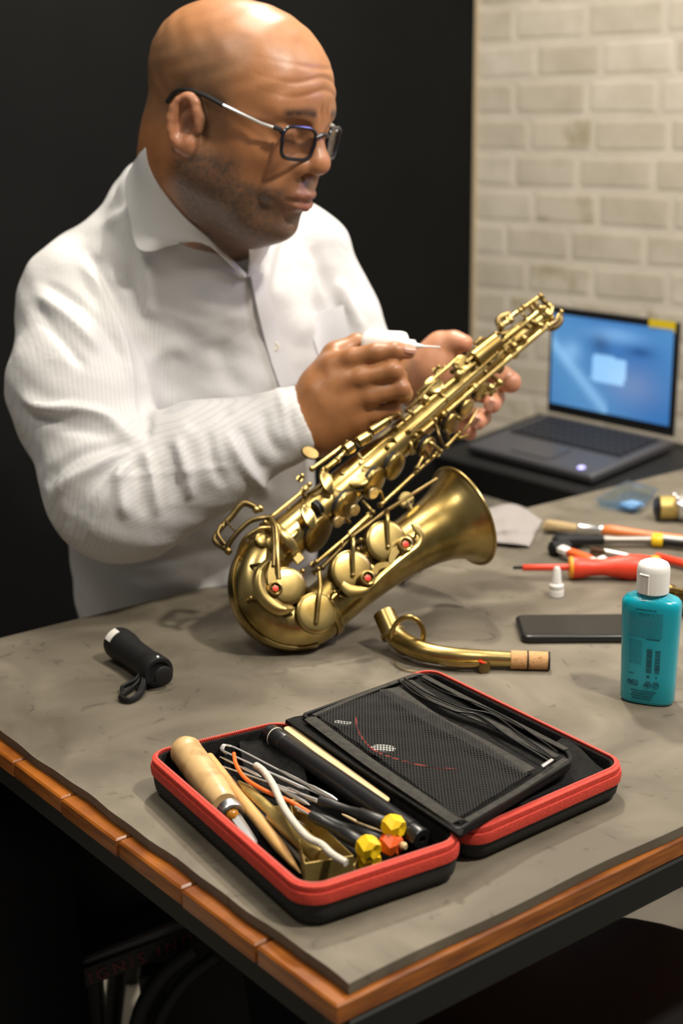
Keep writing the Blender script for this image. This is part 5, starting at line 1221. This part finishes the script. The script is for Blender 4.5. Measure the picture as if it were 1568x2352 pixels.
def lathe_thing(name, a, c, prof, m, label, cat, n=20, group=None, sm=40):
    a, c = np.asarray(a), np.asarray(c); L_ = np.linalg.norm(c - a); b = MB(); b.lathe(a, nrm(c - a), [(z * L_, r) for z, r in prof], n); return b.build(name, m, label=label, cat=cat, group=group, smooth=sm)
lathe_thing('wooden_dowel', T(478, 1738, .024), T(690, 2006, .014), [(0, .003), (.01, .0048), (.55, .0052), (.80, .0050), (.92, .0028), (.995, .0006), (1, .0002)], M['dowel'], 'pointed pale wooden dowel lying beside the bench knife', 'dowel')
lathe_thing('steel_scriber', T(558, 1826, .016), T(707, 1992, .012), [(0, .0004), (.12, .0014), (.35, .0018), (.7, .0022), (.98, .0030), (1, .0026)], M['steel'], 'slim steel scriber between the dowel and the brass pen', 'scriber')
bp_ = thing('brass_burnisher', T(640, 1880, .01), 'stepped brass burnishing tool lying in the brass channel', 'tool')
p, q = T(548, 1795, .026), T(740, 1970, .0235); L_ = np.linalg.norm(q - p); d = nrm(q - p)
b = MB(); b.lathe(p, d, [(0, .0012), (L_ * .06, .0026), (L_ * .1, .0040), (L_ * .11, .0044), (L_ * .43, .0048), (L_ * .44, .0048), (L_ * .445, .0070), (L_ * .46, .0080), (L_ * .97, .0082), (L_, .0074)], 18); b.build('shaft', M['brass_box'], bp_, smooth=25)
lathe_thing('brass_pin', T(592, 1838, .012), T(665, 1905, .012), [(0, .0010), (.1, .0022), (1, .0022)], M['brass_box'], 'thin brass pin under the burnisher', 'pin')
# open brass channel
def open_box(name, cs, z0, z1, th, m, label, cat):
    c = [T(x, y, z1) for x, y in cs]; cen = sum(c) / 4; ins = lambda k, z: [np.array([*(p + nrm(cen - p) * k)[:2], ZT + z]) for p in c]
    b = MB(); b.loft([ins(.0, z0), ins(.0, z1), ins(th, z1), ins(th, z0 + .001)]); return b.build(name, m, label=label, cat=cat, smooth=20)
open_box('brass_channel', [(664, 1836), (676, 1836), (812, 1966), (700, 1984)], .006, .029, .0014, M['brass_box'], 'open brass box with slanted sides at the near end of the tray', 'box')
open_box('brass_bracket', [(760, 1988), (776, 1964), (824, 1972), (812, 1990)], .004, .020, .0014, M['brass_box'], 'small square brass bracket next to the brass box', 'bracket')
# tweezers, picks, blades
tw = thing('tweezers', T(640, 1780, .015), 'long steel tweezers with a looped end crossing the tray', 'tweezers')
for off, dz in ((-4, 0), (5, .001)):
    b = MB(); b.tube(catmull([T(511, 1722 + off * .3, .030), T(530, 1722 + off * 2.2, .030 + dz), T(640, 1775 + off * 1.6, .028 + dz), T(758, 1832 + off * .4, .026)], 8), .0013, 8, flat=.5); b.build('arm', M['steel'], tw)
b = MB(); b.tube(catmull([T(530, 1714, .030), T(512, 1712, .030), T(508, 1722, .030), T(522, 1731, .030)], 6), .0012, 8); b.build('looped_end', M['steel'], tw)
for i, (a, c, r_0, lab, cat) in enumerate((((505, 1758, .024), (730, 1838, .022), .0017, 'steel dental pick below the tweezers', 'pick'), ((505, 1738, .026), (600, 1785, .024), .0018, 'short dark steel pick at the far end of the tray', 'pick'), ((640, 1768, .031), (775, 1838, .029), .0022, 'flat steel spatula tip lying over the tweezers', 'spatula'), ((600, 1790, .022), (712, 1850, .021), .0026, 'wide knurled steel scaler near the orange wire', 'scaler'), ((570, 1752, .028), (700, 1812, .026), .0020, 'steel probe with a flattened head beside the pipe cleaner', 'probe'), ((660, 1808, .026), (735, 1846, .026), .0017, 'bent steel hook pointing at the black screwdrivers', 'hook'))):
    lathe_thing('steel_' + cat, T(*a), T(*c), [(0, r_0 * .25), (.08, r_0 * .5), (.3, r_0 * .65), (.5, r_0 * .5), (.6, r_0 * .9), (.9, r_0 * .85), (.97, r_0 * .4), (1, r_0 * .2)], M['steel'], lab, cat)
b = MB(); b.tube(catmull([T(537, 1731, .036), T(543, 1758, .036), T(566, 1790, .034), T(612, 1818, .033), T(664, 1840, .031), T(712, 1868, .028)], 8), .0018, 10); b.build('orange_wire', M['orange_wire'], label='bright orange plastic wire curving across the steel picks', cat='wire')
b = MB(); b.tube(catmull([T(588, 1758, .034), T(606, 1772, .036), T(628, 1805, .038), T(652, 1856, .040), T(682, 1898, .039), T(708, 1925, .038), T(738, 1940, .037), T(762, 1962, .035), T(795, 1982, .033)], 8), .0030, 12); pc = b.build('pipe_cleaner', M['white_chenille'], label='bent cream pipe cleaner lying over the brass tools', cat='pipe cleaner')
# black tube with a white ring
bt_ = thing('black_tube', T(800, 1800, .01), 'long black ebonite tube with a thin white ring near its far end', 'tube')
p, q = T(617, 1682, .030), T(970, 1928, .026); L_ = np.linalg.norm(q - p); d = nrm(q - p)
b = MB(); b.lathe(p, d, [(0, .0055), (.001, .0080), (.004, .0092), (.030, .0094), (.0304, .0092), (.0310, .0094), (L_ - .014, .0094), (L_ - .0135, .0085), (L_ - .002, .0088), (L_, .0080), (L_ + .0001, .0030), (L_ - .006, .0026), (L_ - .006, .0002)], 36); b.build('barrel', mat('satin_black_ebonite', (.013, .013, .014), .3), bt_)
b = MB(); b.lathe(p + d * .0125, d, [(0, .0088), (0, .0096), (.0009, .0096), (.0009, .0088)], 36); b.build('white_ring', mat('ivory_ring', (.75, .70, .55), .4), bt_, label='thin ivory ring')
# craft stick
a, c = T(663, 1676, .036), T(882, 1838, .033); d = nrm(c - a); s2 = nrm(np.cross(Z3, d)); L_ = np.linalg.norm(c - a); n2 = np.cross(d, s2); ring = [a + d * (x + L_ / 2) + s2 * y for x, y in rrect(L_ + .009, .0088, .0044, 6)]
b = MB(); b.loft([[p for p in ring], [p + Z3 * .0014 for p in ring], [p + (a * .5 + c * .5 - p) * .01 + Z3 * .0017 for p in ring]]); b.build('craft_stick', M['stick'], label='flat pale wooden craft stick with rounded ends on the black tube', cat='stick')
# precision screwdrivers
def screwdriver(a, c, knob, label, r=.0052, kr=.0102):
    o = thing('precision_screwdriver', a * .5 + c * .5 - Z3 * .01, label, 'screwdriver', 'precision screwdrivers in the tray'); L_ = np.linalg.norm(c - a); d = nrm(c - a)
    b = MB(); b.lathe(a - d * .0, d, [(0, .002), (.001, r * .80), (L_ * .20, r * .95), (L_ * .28, r * .80), (L_ * .45, r * .76), (L_ * .60, r * .95), (L_ * .62, r * 1.12), (L_ * .98, r * 1.14), (L_, r)], 16); b.build('handle', M['black'], o)
    b = MB(); b.tube([a - d * .018, a], .0010, 8); b.build('shaft', M['steel'], o)
    b = MB(); k = [(L_ - .001, kr * .62), (L_ + .0035, kr * .98), (L_ + .0115, kr * .96), (L_ + .0155, kr * .62), (L_ + .0150, kr * .40), (L_ + .0138, kr * .05)]
    V = []; x = nrm(Z3 - d * (Z3 @ d)); y = np.cross(d, x); n = 7
    for i, (z, rr) in enumerate(k):
        for j in range(n): t = 2 * math.pi * (j + (.5 if i == 2 else 0)) / n; V.append(a + d * z + rr * (math.cos(t) * x + math.sin(t) * y))
    Fq = [[i * n + j, i * n + (j + 1) % n, (i + 1) * n + (j + 1) % n, (i + 1) * n + j] for i in range(len(k) - 1) for j in range(n)]; Fq.append(list(range(n))[::-1]); Fq.append([(len(k) - 1) * n + j for j in range(n)])
    b.add(V, Fq); b.build('knob', knob, o, smooth=12, label='faceted %s swivel knob' % ('yellow' if knob == M['yellow'] else 'orange')); return o
screwdriver(T(732, 1838, .036), T(886, 1892, .034), M['yellow'], 'black precision screwdriver with a yellow knob, the one nearest the black tube')
screwdriver(T(725, 1876, .026), T(880, 1932, .022), M['orange'], 'black precision screwdriver with the orange knob')
screwdriver(T(712, 1872, .034), T(830, 1938, .030), M['yellow'], 'black precision screwdriver with a yellow knob nearest the brass box')
screwdriver(T(718, 1905, .014), T(832, 1968, .012), M['yellow'], 'black screwdriver lowest in the tray with its yellow knob half hidden by the rim')
lathe_thing('orange_stick', T(785, 1870, .024), T(932, 1946, .022), [(0, .0004), (.08, .0014), (.5, .0026), (.94, .0030), (.97, .0034), (1, .002)], M['stick'], 'thin pale wooden stick between the precision screwdrivers', 'stick')
# inner cloth pocket of the tray
G = []
for i in range(11):
    u = i / 10; row = []
    for j in range(7):
        v = j / 6; x = 548 + 150 * u + 18 * v; y = (1722 - 42 * math.sin(math.pi * min(u * .9 + .12, 1)) * (1 - v) ** .6) + (95 * v) + 30 * u; row.append(T(x, y, .028 - .022 * v - .002 * math.sin(6 * u)))
    G.append(row)
b = MB(); b.grid(np.array(G), .0014); b.build('inner_pocket', M['lining'], case)

# ================================================================== THINGS ON THE MAT
# flashlight
fl = thing('flashlight', T(330, 1520), 'stubby black flashlight with a wrist strap on the left of the mat', 'flashlight')
a, c = T(280, 1482, .0185), T(365, 1545, .0165); d = nrm(c - a); L_ = np.linalg.norm(c - a)
b = MB(); b.lathe(a - d * .012, d, [(0, .0150), (.001, .0172), (.004, .0180), (.018, .0182), (.026, .0172), (.036, .0158), (L_ * .82, .0155), (L_ * .90, .0158), (L_ * .92, .0168), (L_ + .010, .0172), (L_ + .013, .0160), (L_ + .0132, .0125), (L_ + .0105, .0115), (L_ + .0105, .001)], 40); bd = b.build('barrel', M['black_matt'], fl)
b = MB(); G = []
x_ = nrm(Z3 - d * (Z3 @ d)); y_ = np.cross(d, x_)
for k in range(9):
    t = math.radians(12 + 50 * k / 8); t = -t if (y_ @ np.array([-1, -.3, 0])) < 0 else t; G.append([a + d * z + (x_ * math.cos(t) + y_ * math.sin(t)) * .0186 for z in (-.008, -.004, .001, .004)])
b.grid(np.array(G), .0006); b.build('silver_badge', mat('pale_silver_badge', (.75, .72, .66), .35), fl, label='pale silver badge')
b = MB(); b.ball(c + x_ * .0165 - d * .002, .0022, 10); b.build('switch_stud', M['steel'], fl)
b = MB(); b.lathe(c + d * .010, d, [(0, .0108), (.0025, .0100), (.0032, .0082), (.0034, .001)], 28); b.build('rubber_button', M['black_matt'], fl)
sA = T(345, 1508, .030); b = MB(); b.tube([T(345, 1510, .028), T(330, 1532, .022)], .0016, 8); b.build('strap_tag', mat('grey_pink_tag', (.55, .48, .45), .6), fl)
for off in (-1, 1):
    b = MB(); b.tube(catmull([T(330, 1532, .020), T(318 + off * 4, 1560, .010), T(300 + off * 12 - 6, 1578, .005), T(283 + off * 2, 1592 + off * 2, .0045), T(278 - off * 2, 1602, .0045), T(296, 1608, .0045), T(318 + off * 3, 1596, .005), T(328 + off * 3, 1575, .008), T(331, 1545, .016)], 6), .0021, 8, flat=1.6, up=Z3); b.build('wrist_strap', M['black_matt'], fl)
# phone
ph = thing('phone', T(1310, 1440), 'black smartphone lying face up behind the turquoise bottle', 'phone')
A_, B_, C_ = T(1197, 1479, 0), T(1446, 1477, 0), T(1190, 1402, .009); dx = nrm(B_ - A_); dy = nrm(np.cross(Z3, dx)); pc_ = A_ + dx * .073 + dy * .036
b = MB(); b.loft([[pc_ + dx * x + dy * y + Z3 * z for x, y in rrect(.146 - 2 * i_, .074 - 2 * i_, .010, 6)] for z, i_ in ((.0003, .003), (.0015, .0006), (.004, 0), (.007, .0002), (.0088, .0012), (.0094, .0028))]); b.build('case', mat('black_phone_case', (.010, .010, .010), .3), ph)
b = MB(); b.loft([[pc_ + dx * x + dy * y + Z3 * z for x, y in rrect(.1375, .0655, .008, 6)] for z in (.0090, .00965)]); b.build('screen_glass', M['black_gloss'], ph)
b = MB(); b.box(A_ + dx * .022 - dy * .0002 + Z3 * .0045, dx, dy, Z3, .010, .0012, .0016, .0003); b.build('side_button', M['steel'], ph)
# turquoise bottle
bo = thing('soap_bottle', T(1486, 1608), 'turquoise bottle with a white flip cap standing at the right of the mat', 'bottle')
o0 = T(1486, 1607); az = Z3; a0 = nrm(np.array([R[0], R[1], 0])); a0 = nrm(a0 * math.cos(.42) - np.array([-a0[1], a0[0], 0]) * math.sin(.42) * 1.0); a1 = np.array([-a0[1], a0[0], 0])
def sec(z, w_, t_, n=48, e=.72):
    return [o0 + a0 * math.copysign(abs(math.cos(q)) ** e, math.cos(q)) * w_ + a1 * math.copysign(abs(math.sin(q)) ** e, math.sin(q)) * t_ + Z3 * z for q in [2 * math.pi * k / n for k in range(n)]]
b = MB(); b.loft([sec(.0003, .0235, .0135), sec(.0015, .0262, .0158), (sec(.004, .0272, .0166)), sec(.03, .0276, .0170), sec(.06, .0284, .0174), sec(.095, .0294, .0178), sec(.1035, .0296, .0178), sec(.1075, .0288, .0172), sec(.1105, .0262, .0158), sec(.1122, .0215, .0142), sec(.1130, .0158, .0130, e=.9), sec(.1140, .0146, .0132, e=1), sec(.1185, .0143, .0133, e=1)]); bb = b.build('body', M['teal'], bo, smooth=60)
b = MB(); b.lathe(o0 + Z3 * .1165, Z3, [(0, .0152), (.0004, .0160), (.022, .0163), (.0268, .0158), (.0300, .0140), (.0318, .0105), (.0324, .005), (.0325, .0003)], 48); cp = b.build('flip_cap', M['white'], bo, label='white flip cap')
fr_ = nrm(-a1 if (-a1) @ (C - o0) > 0 else a1); fa = nrm(fr_ * math.cos(.35) + a0 * -math.sin(.35)); fs = np.cross(Z3, fa)
b = MB(); b.box(o0 + fa * .0160 + Z3 * .1268, fs, fa, Z3, .0085, .0016, .0185, .0004); b.build('cap_tab', M['white'], cp)
b = MB(); b.box(o0 + fa * .0166 + Z3 * .1372, fs, fa, Z3, .0110, .0022, .0018, .0006); b.box(o0 + fa * .0164 + fs * .0048 + Z3 * .1270, fs, fa, Z3, .0010, .0020, .0185); b.build('thumb_lip', M['white'], cp)
def lab(u, z):      # point on the printed face, u in -1..1
    k = (z - .03) / .065; w_ = .0276 + .0018 * np.clip(k, 0, 1); t_ = .0170 + .0008 * np.clip(k, 0, 1); c_ = u; q = math.acos(max(-1, min(1, math.copysign(abs(c_) ** (1 / .72), c_)))); s2 = math.sin(q) ** .72
    sgn = 1 if a1 @ (C - o0) > 0 else -1; return o0 + a0 * u * w_ + a1 * sgn * t_ * s2 + Z3 * z + a1 * sgn * .00012
def decal(rects, name, m):
    b = MB()
    for (u0, u1, z0, z1) in rects:
        n = max(2, int((u1 - u0) / .12) + 2); G = [[lab(u, z0), lab(u, z1)] for u in np.linspace(u0, u1, n)]; b.grid(np.array(G))
    return b.build(name, m, bo, smooth=None, fix=False)
rr_ = random.Random(5); rects = []; soft = []
def words(z, u0, u1, h, lst, gap=.02):
    u = u0
    while u < u1:
        w_ = rr_.uniform(.03, .12); rects_ = (u, min(u + w_, u1), z, z + h); lst.append(rects_); u += w_ + gap
for k in range(15): words(.0985 - k * .00185, -.62, .52, .0009, soft)
for k in range(14): words(.069 - k * .0019, -.62, -.15, .0009, soft)
words(.1015, -.42, .28, .0012, rects); words(.0965, -.28, .05, .0013, rects); words(.0710, -.02, .46, .0014, rects)
for k in range(4): words(.0150 - k * .0028, -.50 + .05 * (k % 2), .42 - .06 * k, .0013, rects, .012)
words(.0215, -.05, .12, .0014, rects, .01); words(.0330, -.62, -.40, .0010, rects)
for (u0, u1, z0, z1, sd_) in ((.02, .22, .036, .062, 3), (.32, .50, .036, .0605, 8)):
    q = random.Random(sd_); z = z0
    while z < z1: h = q.uniform(.0004, .0018); rects.append((u0, u1, z, min(z + h, z1))); z += h + q.uniform(.0003, .0008)
rects += [(.05, .16, .0305, .0333), (.38, .42, .0305, .0330)]
decal(rects, 'printed_text', M['print'])['kind'] = 'stuff'; decal(soft, 'fine_print', M['print_soft'])['kind'] = 'stuff'
# small recycling and disposal marks
def mark(u, z, pts, r=.00035, closed=True, par=bo):
    P3 = [lab(u + x / .0276, z + y) for x, y in pts]; 
    if closed: P3.append(P3[0])
    b = MB(); b.tube(P3, r, 5, caps=False); b.build('recycling_mark', M['print'], bo, smooth=None)
circ = [(.0027 * math.cos(t), .0027 * math.sin(t)) for t in np.linspace(0, 2 * math.pi, 18)[:-1]]
mark(-.56, .0240, circ); mark(-.56, .0240, [(x * .45 + .0005, y * .45 + .0008) for x, y in circ], .0007); mark(-.36, .0238, [(x * 1.05 if abs(x) < .0018 else math.copysign(.0026, x), math.copysign(.0026, y) if abs(y) > .0014 else y) for x, y in circ])
mark(-.36, .0238, [(-.0012, .0008), (.0012, .0008), (.0012, -.0012), (-.0012, -.0012)], .0003)
for u_ in (.12, .40):
    tri = []
    for k in range(3):
        a = math.radians(90 + 120 * k)
        for o2 in (-25, 25): tri.append((.0033 * math.cos(a + math.radians(o2)) , .0033 * math.sin(a + math.radians(o2)) - .0003))
    mark(u_, .0240, tri, .00042); mark(u_, .0240, [(x * .35, y * .35) for x, y in tri], .0003)
# white nozzle cap
t0 = T(1277, 1369); b = MB(); b.lathe(t0, Z3, [(.0003, .0080), (.001, .0092), (.0085, .0092), (.0092, .0084), (.0100, .0090), (.0150, .0088), (.0160, .0070), (.0165, .0062), (.034, .0046), (.0375, .0032), (.0385, .0006)], 28); b.build('nozzle_cap', M['white'], label='white conical nozzle cap standing in front of the red screwdriver', cat='cap')
# red insulated screwdriver
rs = thing('insulated_screwdriver', T(1420, 1310), 'red and orange insulated screwdriver with a dark tip pointing left', 'screwdriver')
p, q = T(1178, 1304, .0150), T(1512, 1302, .0160); L_ = np.linalg.norm(q - p); d = nrm(q - p)
b = MB(); b.tube([p, p + d * .018], .0022, 10); b.build('tip', M['black_matt'], rs)
b = MB(); b.lathe(p + d * .012, d, [(0, .0034), (.001, .0042), (L_ * .38, .0042)], 16); b.build('insulated_shaft', M['red_handle'], rs)
h0 = L_ * .405; hl = L_ - h0; b = MB(); b.lathe(p + d * h0, d, [(0, .0140), (.003, .0148), (hl * .08, .0146), (hl * .22, .0118), (hl * .35, .0110), (hl * .5, .0138), (hl * .66, .0172), (hl * .80, .0165), (hl * .90, .0150)], 10, sq=1); b.build('handle', M['red_handle'], rs, smooth=50)
for z0, z1, rr in ((-.004, .002, .0142), (hl * .90, hl * 1.02, .0150)): b = MB(); b.lathe(p + d * (h0 + z0), d, [(0, rr * .85), ((z1 - z0) * .3, rr), ((z1 - z0) * .8, rr), (z1 - z0, rr * .8)], 20); b.build('end_collar', mat('amber_plastic', (.85, .33, .02), .4), rs)
# second red handled tool behind
lathe_thing('red_rod_tool', T(1505, 1278, .008), T(1640, 1312, .008), [(0, .004), (.02, .0055), (1, .0055)], M['red_handle'], 'thin red rod tool lying behind the insulated screwdriver', 'tool')
# paint brush with orange handle
pb_ = thing('paint_brush', T(1400, 1215), 'paint brush with pale bristles, silver ferrule and orange handle', 'brush')
def P_on(x, y, z): return T(x, y, z)
bpts = [P_on(1248, 1206, .010), P_on(1328, 1214, .010)]; d = nrm(bpts[1] - bpts[0]); s2 = nrm(np.cross(Z3, d)); L_ = np.linalg.norm(bpts[1] - bpts[0])
b = MB(); n_b = 150; rb_ = random.Random(2)
for k in range(n_b):
    a = rb_.uniform(-1, 1); h = rb_.uniform(-1, 1); e = bpts[1] + s2 * a * .006 + Z3 * h * .0035; f = bpts[0] + s2 * a * .0115 + Z3 * (h * .006) + d * rb_.uniform(0, .006); b.tube([e, (e + f) / 2 + Z3 * .0005, f], [.0009, .0009, .0004], 4, caps=True)
b.build('bristles', M['bristle'], pb_, kind='stuff', smooth=None, fix=False)
p, q = P_on(1326, 1214, .010), P_on(1386, 1219, .010); b = MB(); L_ = np.linalg.norm(q - p); d = nrm(q - p); b.lathe(p, d, [(0, .0072), (.001, .0080), (.004, .0080), (.005, .0070), (L_ - .006, .0066), (L_ - .005, .0074), (L_, .0072)], 20); b.build('ferrule', M['steel'], pb_)
p, q = P_on(1384, 1219, .010), P_on(1640, 1248, .010); b = MB(); L_ = np.linalg.norm(q - p); b.lathe(p, nrm(q - p), [(0, .0070), (.010, .0095), (.03, .0085), (.06, .0070), (L_, .0062)], 20); b.build('handle', mat('orange_brown_lacquer', (.62, .17, .04), .35), pb_)
# flat black brush with yellow banded handle
fb_ = thing('flat_brush', T(1440, 1245), 'black headed brush with a yellow band on its black and white handle', 'brush')
p, q = P_on(1268, 1242, .010), P_on(1385, 1240, .010); b = MB(); d = nrm(q - p); s2 = nrm(np.cross(Z3, d)); L_ = np.linalg.norm(q - p)
b.loft([[c_ + s2 * x * w_ + Z3 * z * t_ for x, z in rrect(2, 2, .6, 4)] for c_, w_, t_ in ((p, .006, .003), (p + d * .006, .0125, .0075), (p + d * L_ * .5, .0125, .0085), (p + d * L_ * .6, .009, .006), (q, .008, .006))]); b.build('head', M['black_matt'], fb_)
p, q = P_on(1383, 1240, .010), P_on(1500, 1240, .010); b = MB(); L_ = np.linalg.norm(q - p); b.lathe(p, nrm(q - p), [(0, .0060), (.006, .0064), (.02, .0050), (L_, .0058)], 18); b.build('ferrule', mat('dull_grey_metal', (.34, .31, .28), .4, .8), fb_)
p, q = P_on(1496, 1240, .010), P_on(1522, 1242, .010); b = MB(); L_ = np.linalg.norm(q - p); b.lathe(p, nrm(q - p), [(0, .0075), (.002, .0095), (L_ - .002, .0095), (L_, .0080)], 20); b.build('yellow_band', M['yellow'], fb_, label='yellow band')
p, q = P_on(1520, 1242, .010), P_on(1650, 1256, .010); b = MB(); b.tube([p, q], .0062, 14); b.build('handle', M['black'], fb_); b = MB(); b.tube([p + Z3 * .0045, q + Z3 * .0045], .0030, 10); b.build('white_stripe', M['white'], fb_)
# little brown brush
sb_ = thing('small_brush', T(1400, 1268), 'small brush with dark brown bristles behind the red handle', 'brush')
b = MB(); p, q = P_on(1356, 1266, .010), P_on(1388, 1268, .010)
for k in range(60): a = rb_.uniform(-1, 1); h = rb_.uniform(-1, 1); b.tube([q + s2 * a * .004 + Z3 * h * .003, p + s2 * a * .009 + Z3 * h * .006], [.0009, .0005], 4)
b.build('bristles', M['bristle_dark'], sb_, kind='stuff', smooth=None, fix=False)
p, q = P_on(1386, 1268, .009), P_on(1475, 1284, .008); b = MB(); L_ = np.linalg.norm(q - p); b.lathe(p, nrm(q - p), [(0, .0050), (.03, .0040), (L_, .0032)], 16); b.build('ferrule', mat('pale_grey_metal', (.5, .48, .45), .35, .8), sb_)
# orange and white craft knife
ok = thing('craft_knife', T(1320, 1282), 'small orange craft knife with white ends beside the black brush', 'knife')
p, q = P_on(1306, 1268, .012), P_on(1356, 1286, .010); d = nrm(q - p); s2 = nrm(np.cross(Z3, d)); L_ = np.linalg.norm(q - p)
b = MB(); b.box((p + q) / 2, d, s2, np.cross(d, s2), L_, .013, .010, .002); b.build('body', M['orange'], ok)
b = MB(); b.box(p - d * .008, d, s2, np.cross(d, s2), .018, .014, .011, .003); b.build('end_cap', M['white'], ok); b = MB(); b.box(q + d * .006, d, s2, np.cross(d, s2), .014, .010, .008, .002); b.build('slider', M['white'], ok)
lathe_thing('white_peg', T(1372, 1290, .008), T(1392, 1284, .010), [(0, .004), (.3, .006), (.8, .006), (1, .003)], M['white'], 'tiny white plastic peg touching the red handle', 'peg')
lathe_thing('black_marker', T(1262, 1262, .009), T(1308, 1256, .009), [(0, .006), (.1, .0105), (.9, .0105), (1, .007)], M['black_matt'], 'short black round knob behind the orange craft knife', 'knob')
# clear blue plastic pouch and lamp-like brass fitting
cl = thing('plastic_tray', T(1430, 1165), 'clear bluish plastic blister tray near the back of the table', 'tray')
cc = [T(1362, 1168, 0), T(1465, 1185, 0), T(1512, 1142, 0), T(1440, 1122, 0)]; cen = sum(cc) / 4; rg = lambda k, z: [p + (cen - p) * k + Z3 * z for p in cc]
b = MB(); b.loft([rg(.18, .0005), rg(.10, .012), rg(.02, .0125), rg(0, .0125), rg(0, .0135), rg(.12, .0135), rg(.20, .0020)]); b.build('shell', M['clear_blue'], cl, smooth=30)
b = MB(); b.box(T(1450, 1160, .009), E2, E1, Z3, .032, .026, .008, .003); b.build('blue_insert', mat('pale_blue_plastic', (.16, .32, .55), .3), cl)
bf = thing('mouthpiece_ligature', T(1535, 1168), 'small brass and silver cylinder lying at the far right of the table', 'fitting')
p, q = T(1512, 1166, .019), T(1551, 1166, .019); b = MB(); L_ = np.linalg.norm(q - p); b.lathe(p, nrm(q - p), [(0, .012), (.001, .0170), (L_, .0175)], 26); b.build('sleeve', M['brass_box'], bf)
b = MB(); b.lathe(q, nrm(q - p), [(0, .0150), (.004, .0190), (.05, .0190), (.052, .015)], 26); b.build('silver_end', M['steel'], bf); b = MB(); b.lathe(p - nrm(q - p) * .006, nrm(q - p), [(0, .0130), (.006, .0165)], 26); b.build('black_lip', M['black'], bf)
for x, y in ((1556, 1146), (1548, 1138)): b = MB(); b.tube([T(x, y + 12, .030), T(x, y, .036)], .0022, 8); b.ball(T(x, y, .037), .004, 10); b.build('screw', M['steel'], bf)
bm_ = thing('brass_fitting', T(1590, 1395), 'shiny yellow brass clamp fitting half hidden by the turquoise bottle', 'fitting')
p, q = T(1520, 1362, .017), T(1650, 1400, .017); b = MB(); L_ = np.linalg.norm(q - p); b.lathe(p, nrm(q - p), [(0, .009), (.001, .0130), (.012, .0135), (.013, .0110), (.03, .0110), (.031, .0150), (L_, .0150)], 28); b.build('sleeve', M['brass'], bm_)
b = MB(); b.tube([T(1538, 1352, .030), T(1600, 1366, .032)], .0032, 10); b.ball(T(1538, 1352, .030), .0050, 12); b.build('clamp_screw', M['brass'], bm_)
# grey cloth behind the bell, black strap under it
gc = thing('polishing_cloth', T(1150, 1240), 'rumpled grey polishing cloth lying behind the saxophone bell', 'cloth')
G = []; cs = [(1040, 1240), (1080, 1150), (1245, 1186), (1215, 1255)]
for i in range(41):
    row = []
    for j in range(31):
        u, v = i / 40, j / 30; x = (cs[0][0] * (1 - u) + cs[3][0] * u) * (1 - v) + (cs[1][0] * (1 - u) + cs[2][0] * u) * v; y = (cs[0][1] * (1 - u) + cs[3][1] * u) * (1 - v) + (cs[1][1] * (1 - u) + cs[2][1] * u) * v
        y += 14 * math.sin(u * 6 + 1) * v; e = math.sin(math.pi * min(max(u, .0), 1)) ** .5 * math.sin(math.pi * min(max(v, 0), 1)) ** .5
        z = .003 + .016 * e * (.8 + .2 * math.sin(u * 4 + v * 2)) + .0035 * e * math.sin(v * 11 - u * 5) + .0018 * e * math.sin(u * 17 + v * 7); row.append(T(x, min(y, 1290), max(z, .0025)))
    G.append(row)
b = MB(); b.grid(np.array(G), .002); b.build('cloth', M['cloth_grey'], gc, smooth=60)
b = MB(); G = []
for i in range(13):
    u = i / 12; x = 905 + 60 * u; G.append([T(x, 1326 + 10 * math.sin(u * 5), .003 + .006 * math.sin(u * 3.1)), T(x + 8, 1310 + 8 * math.sin(u * 6), .008 + .008 * math.sin(u * 3.1))])
b.grid(np.array(G), .002); b.build('black_strap', M['black_matt'], label='short piece of black strap lying under the saxophone bell', cat='strap')
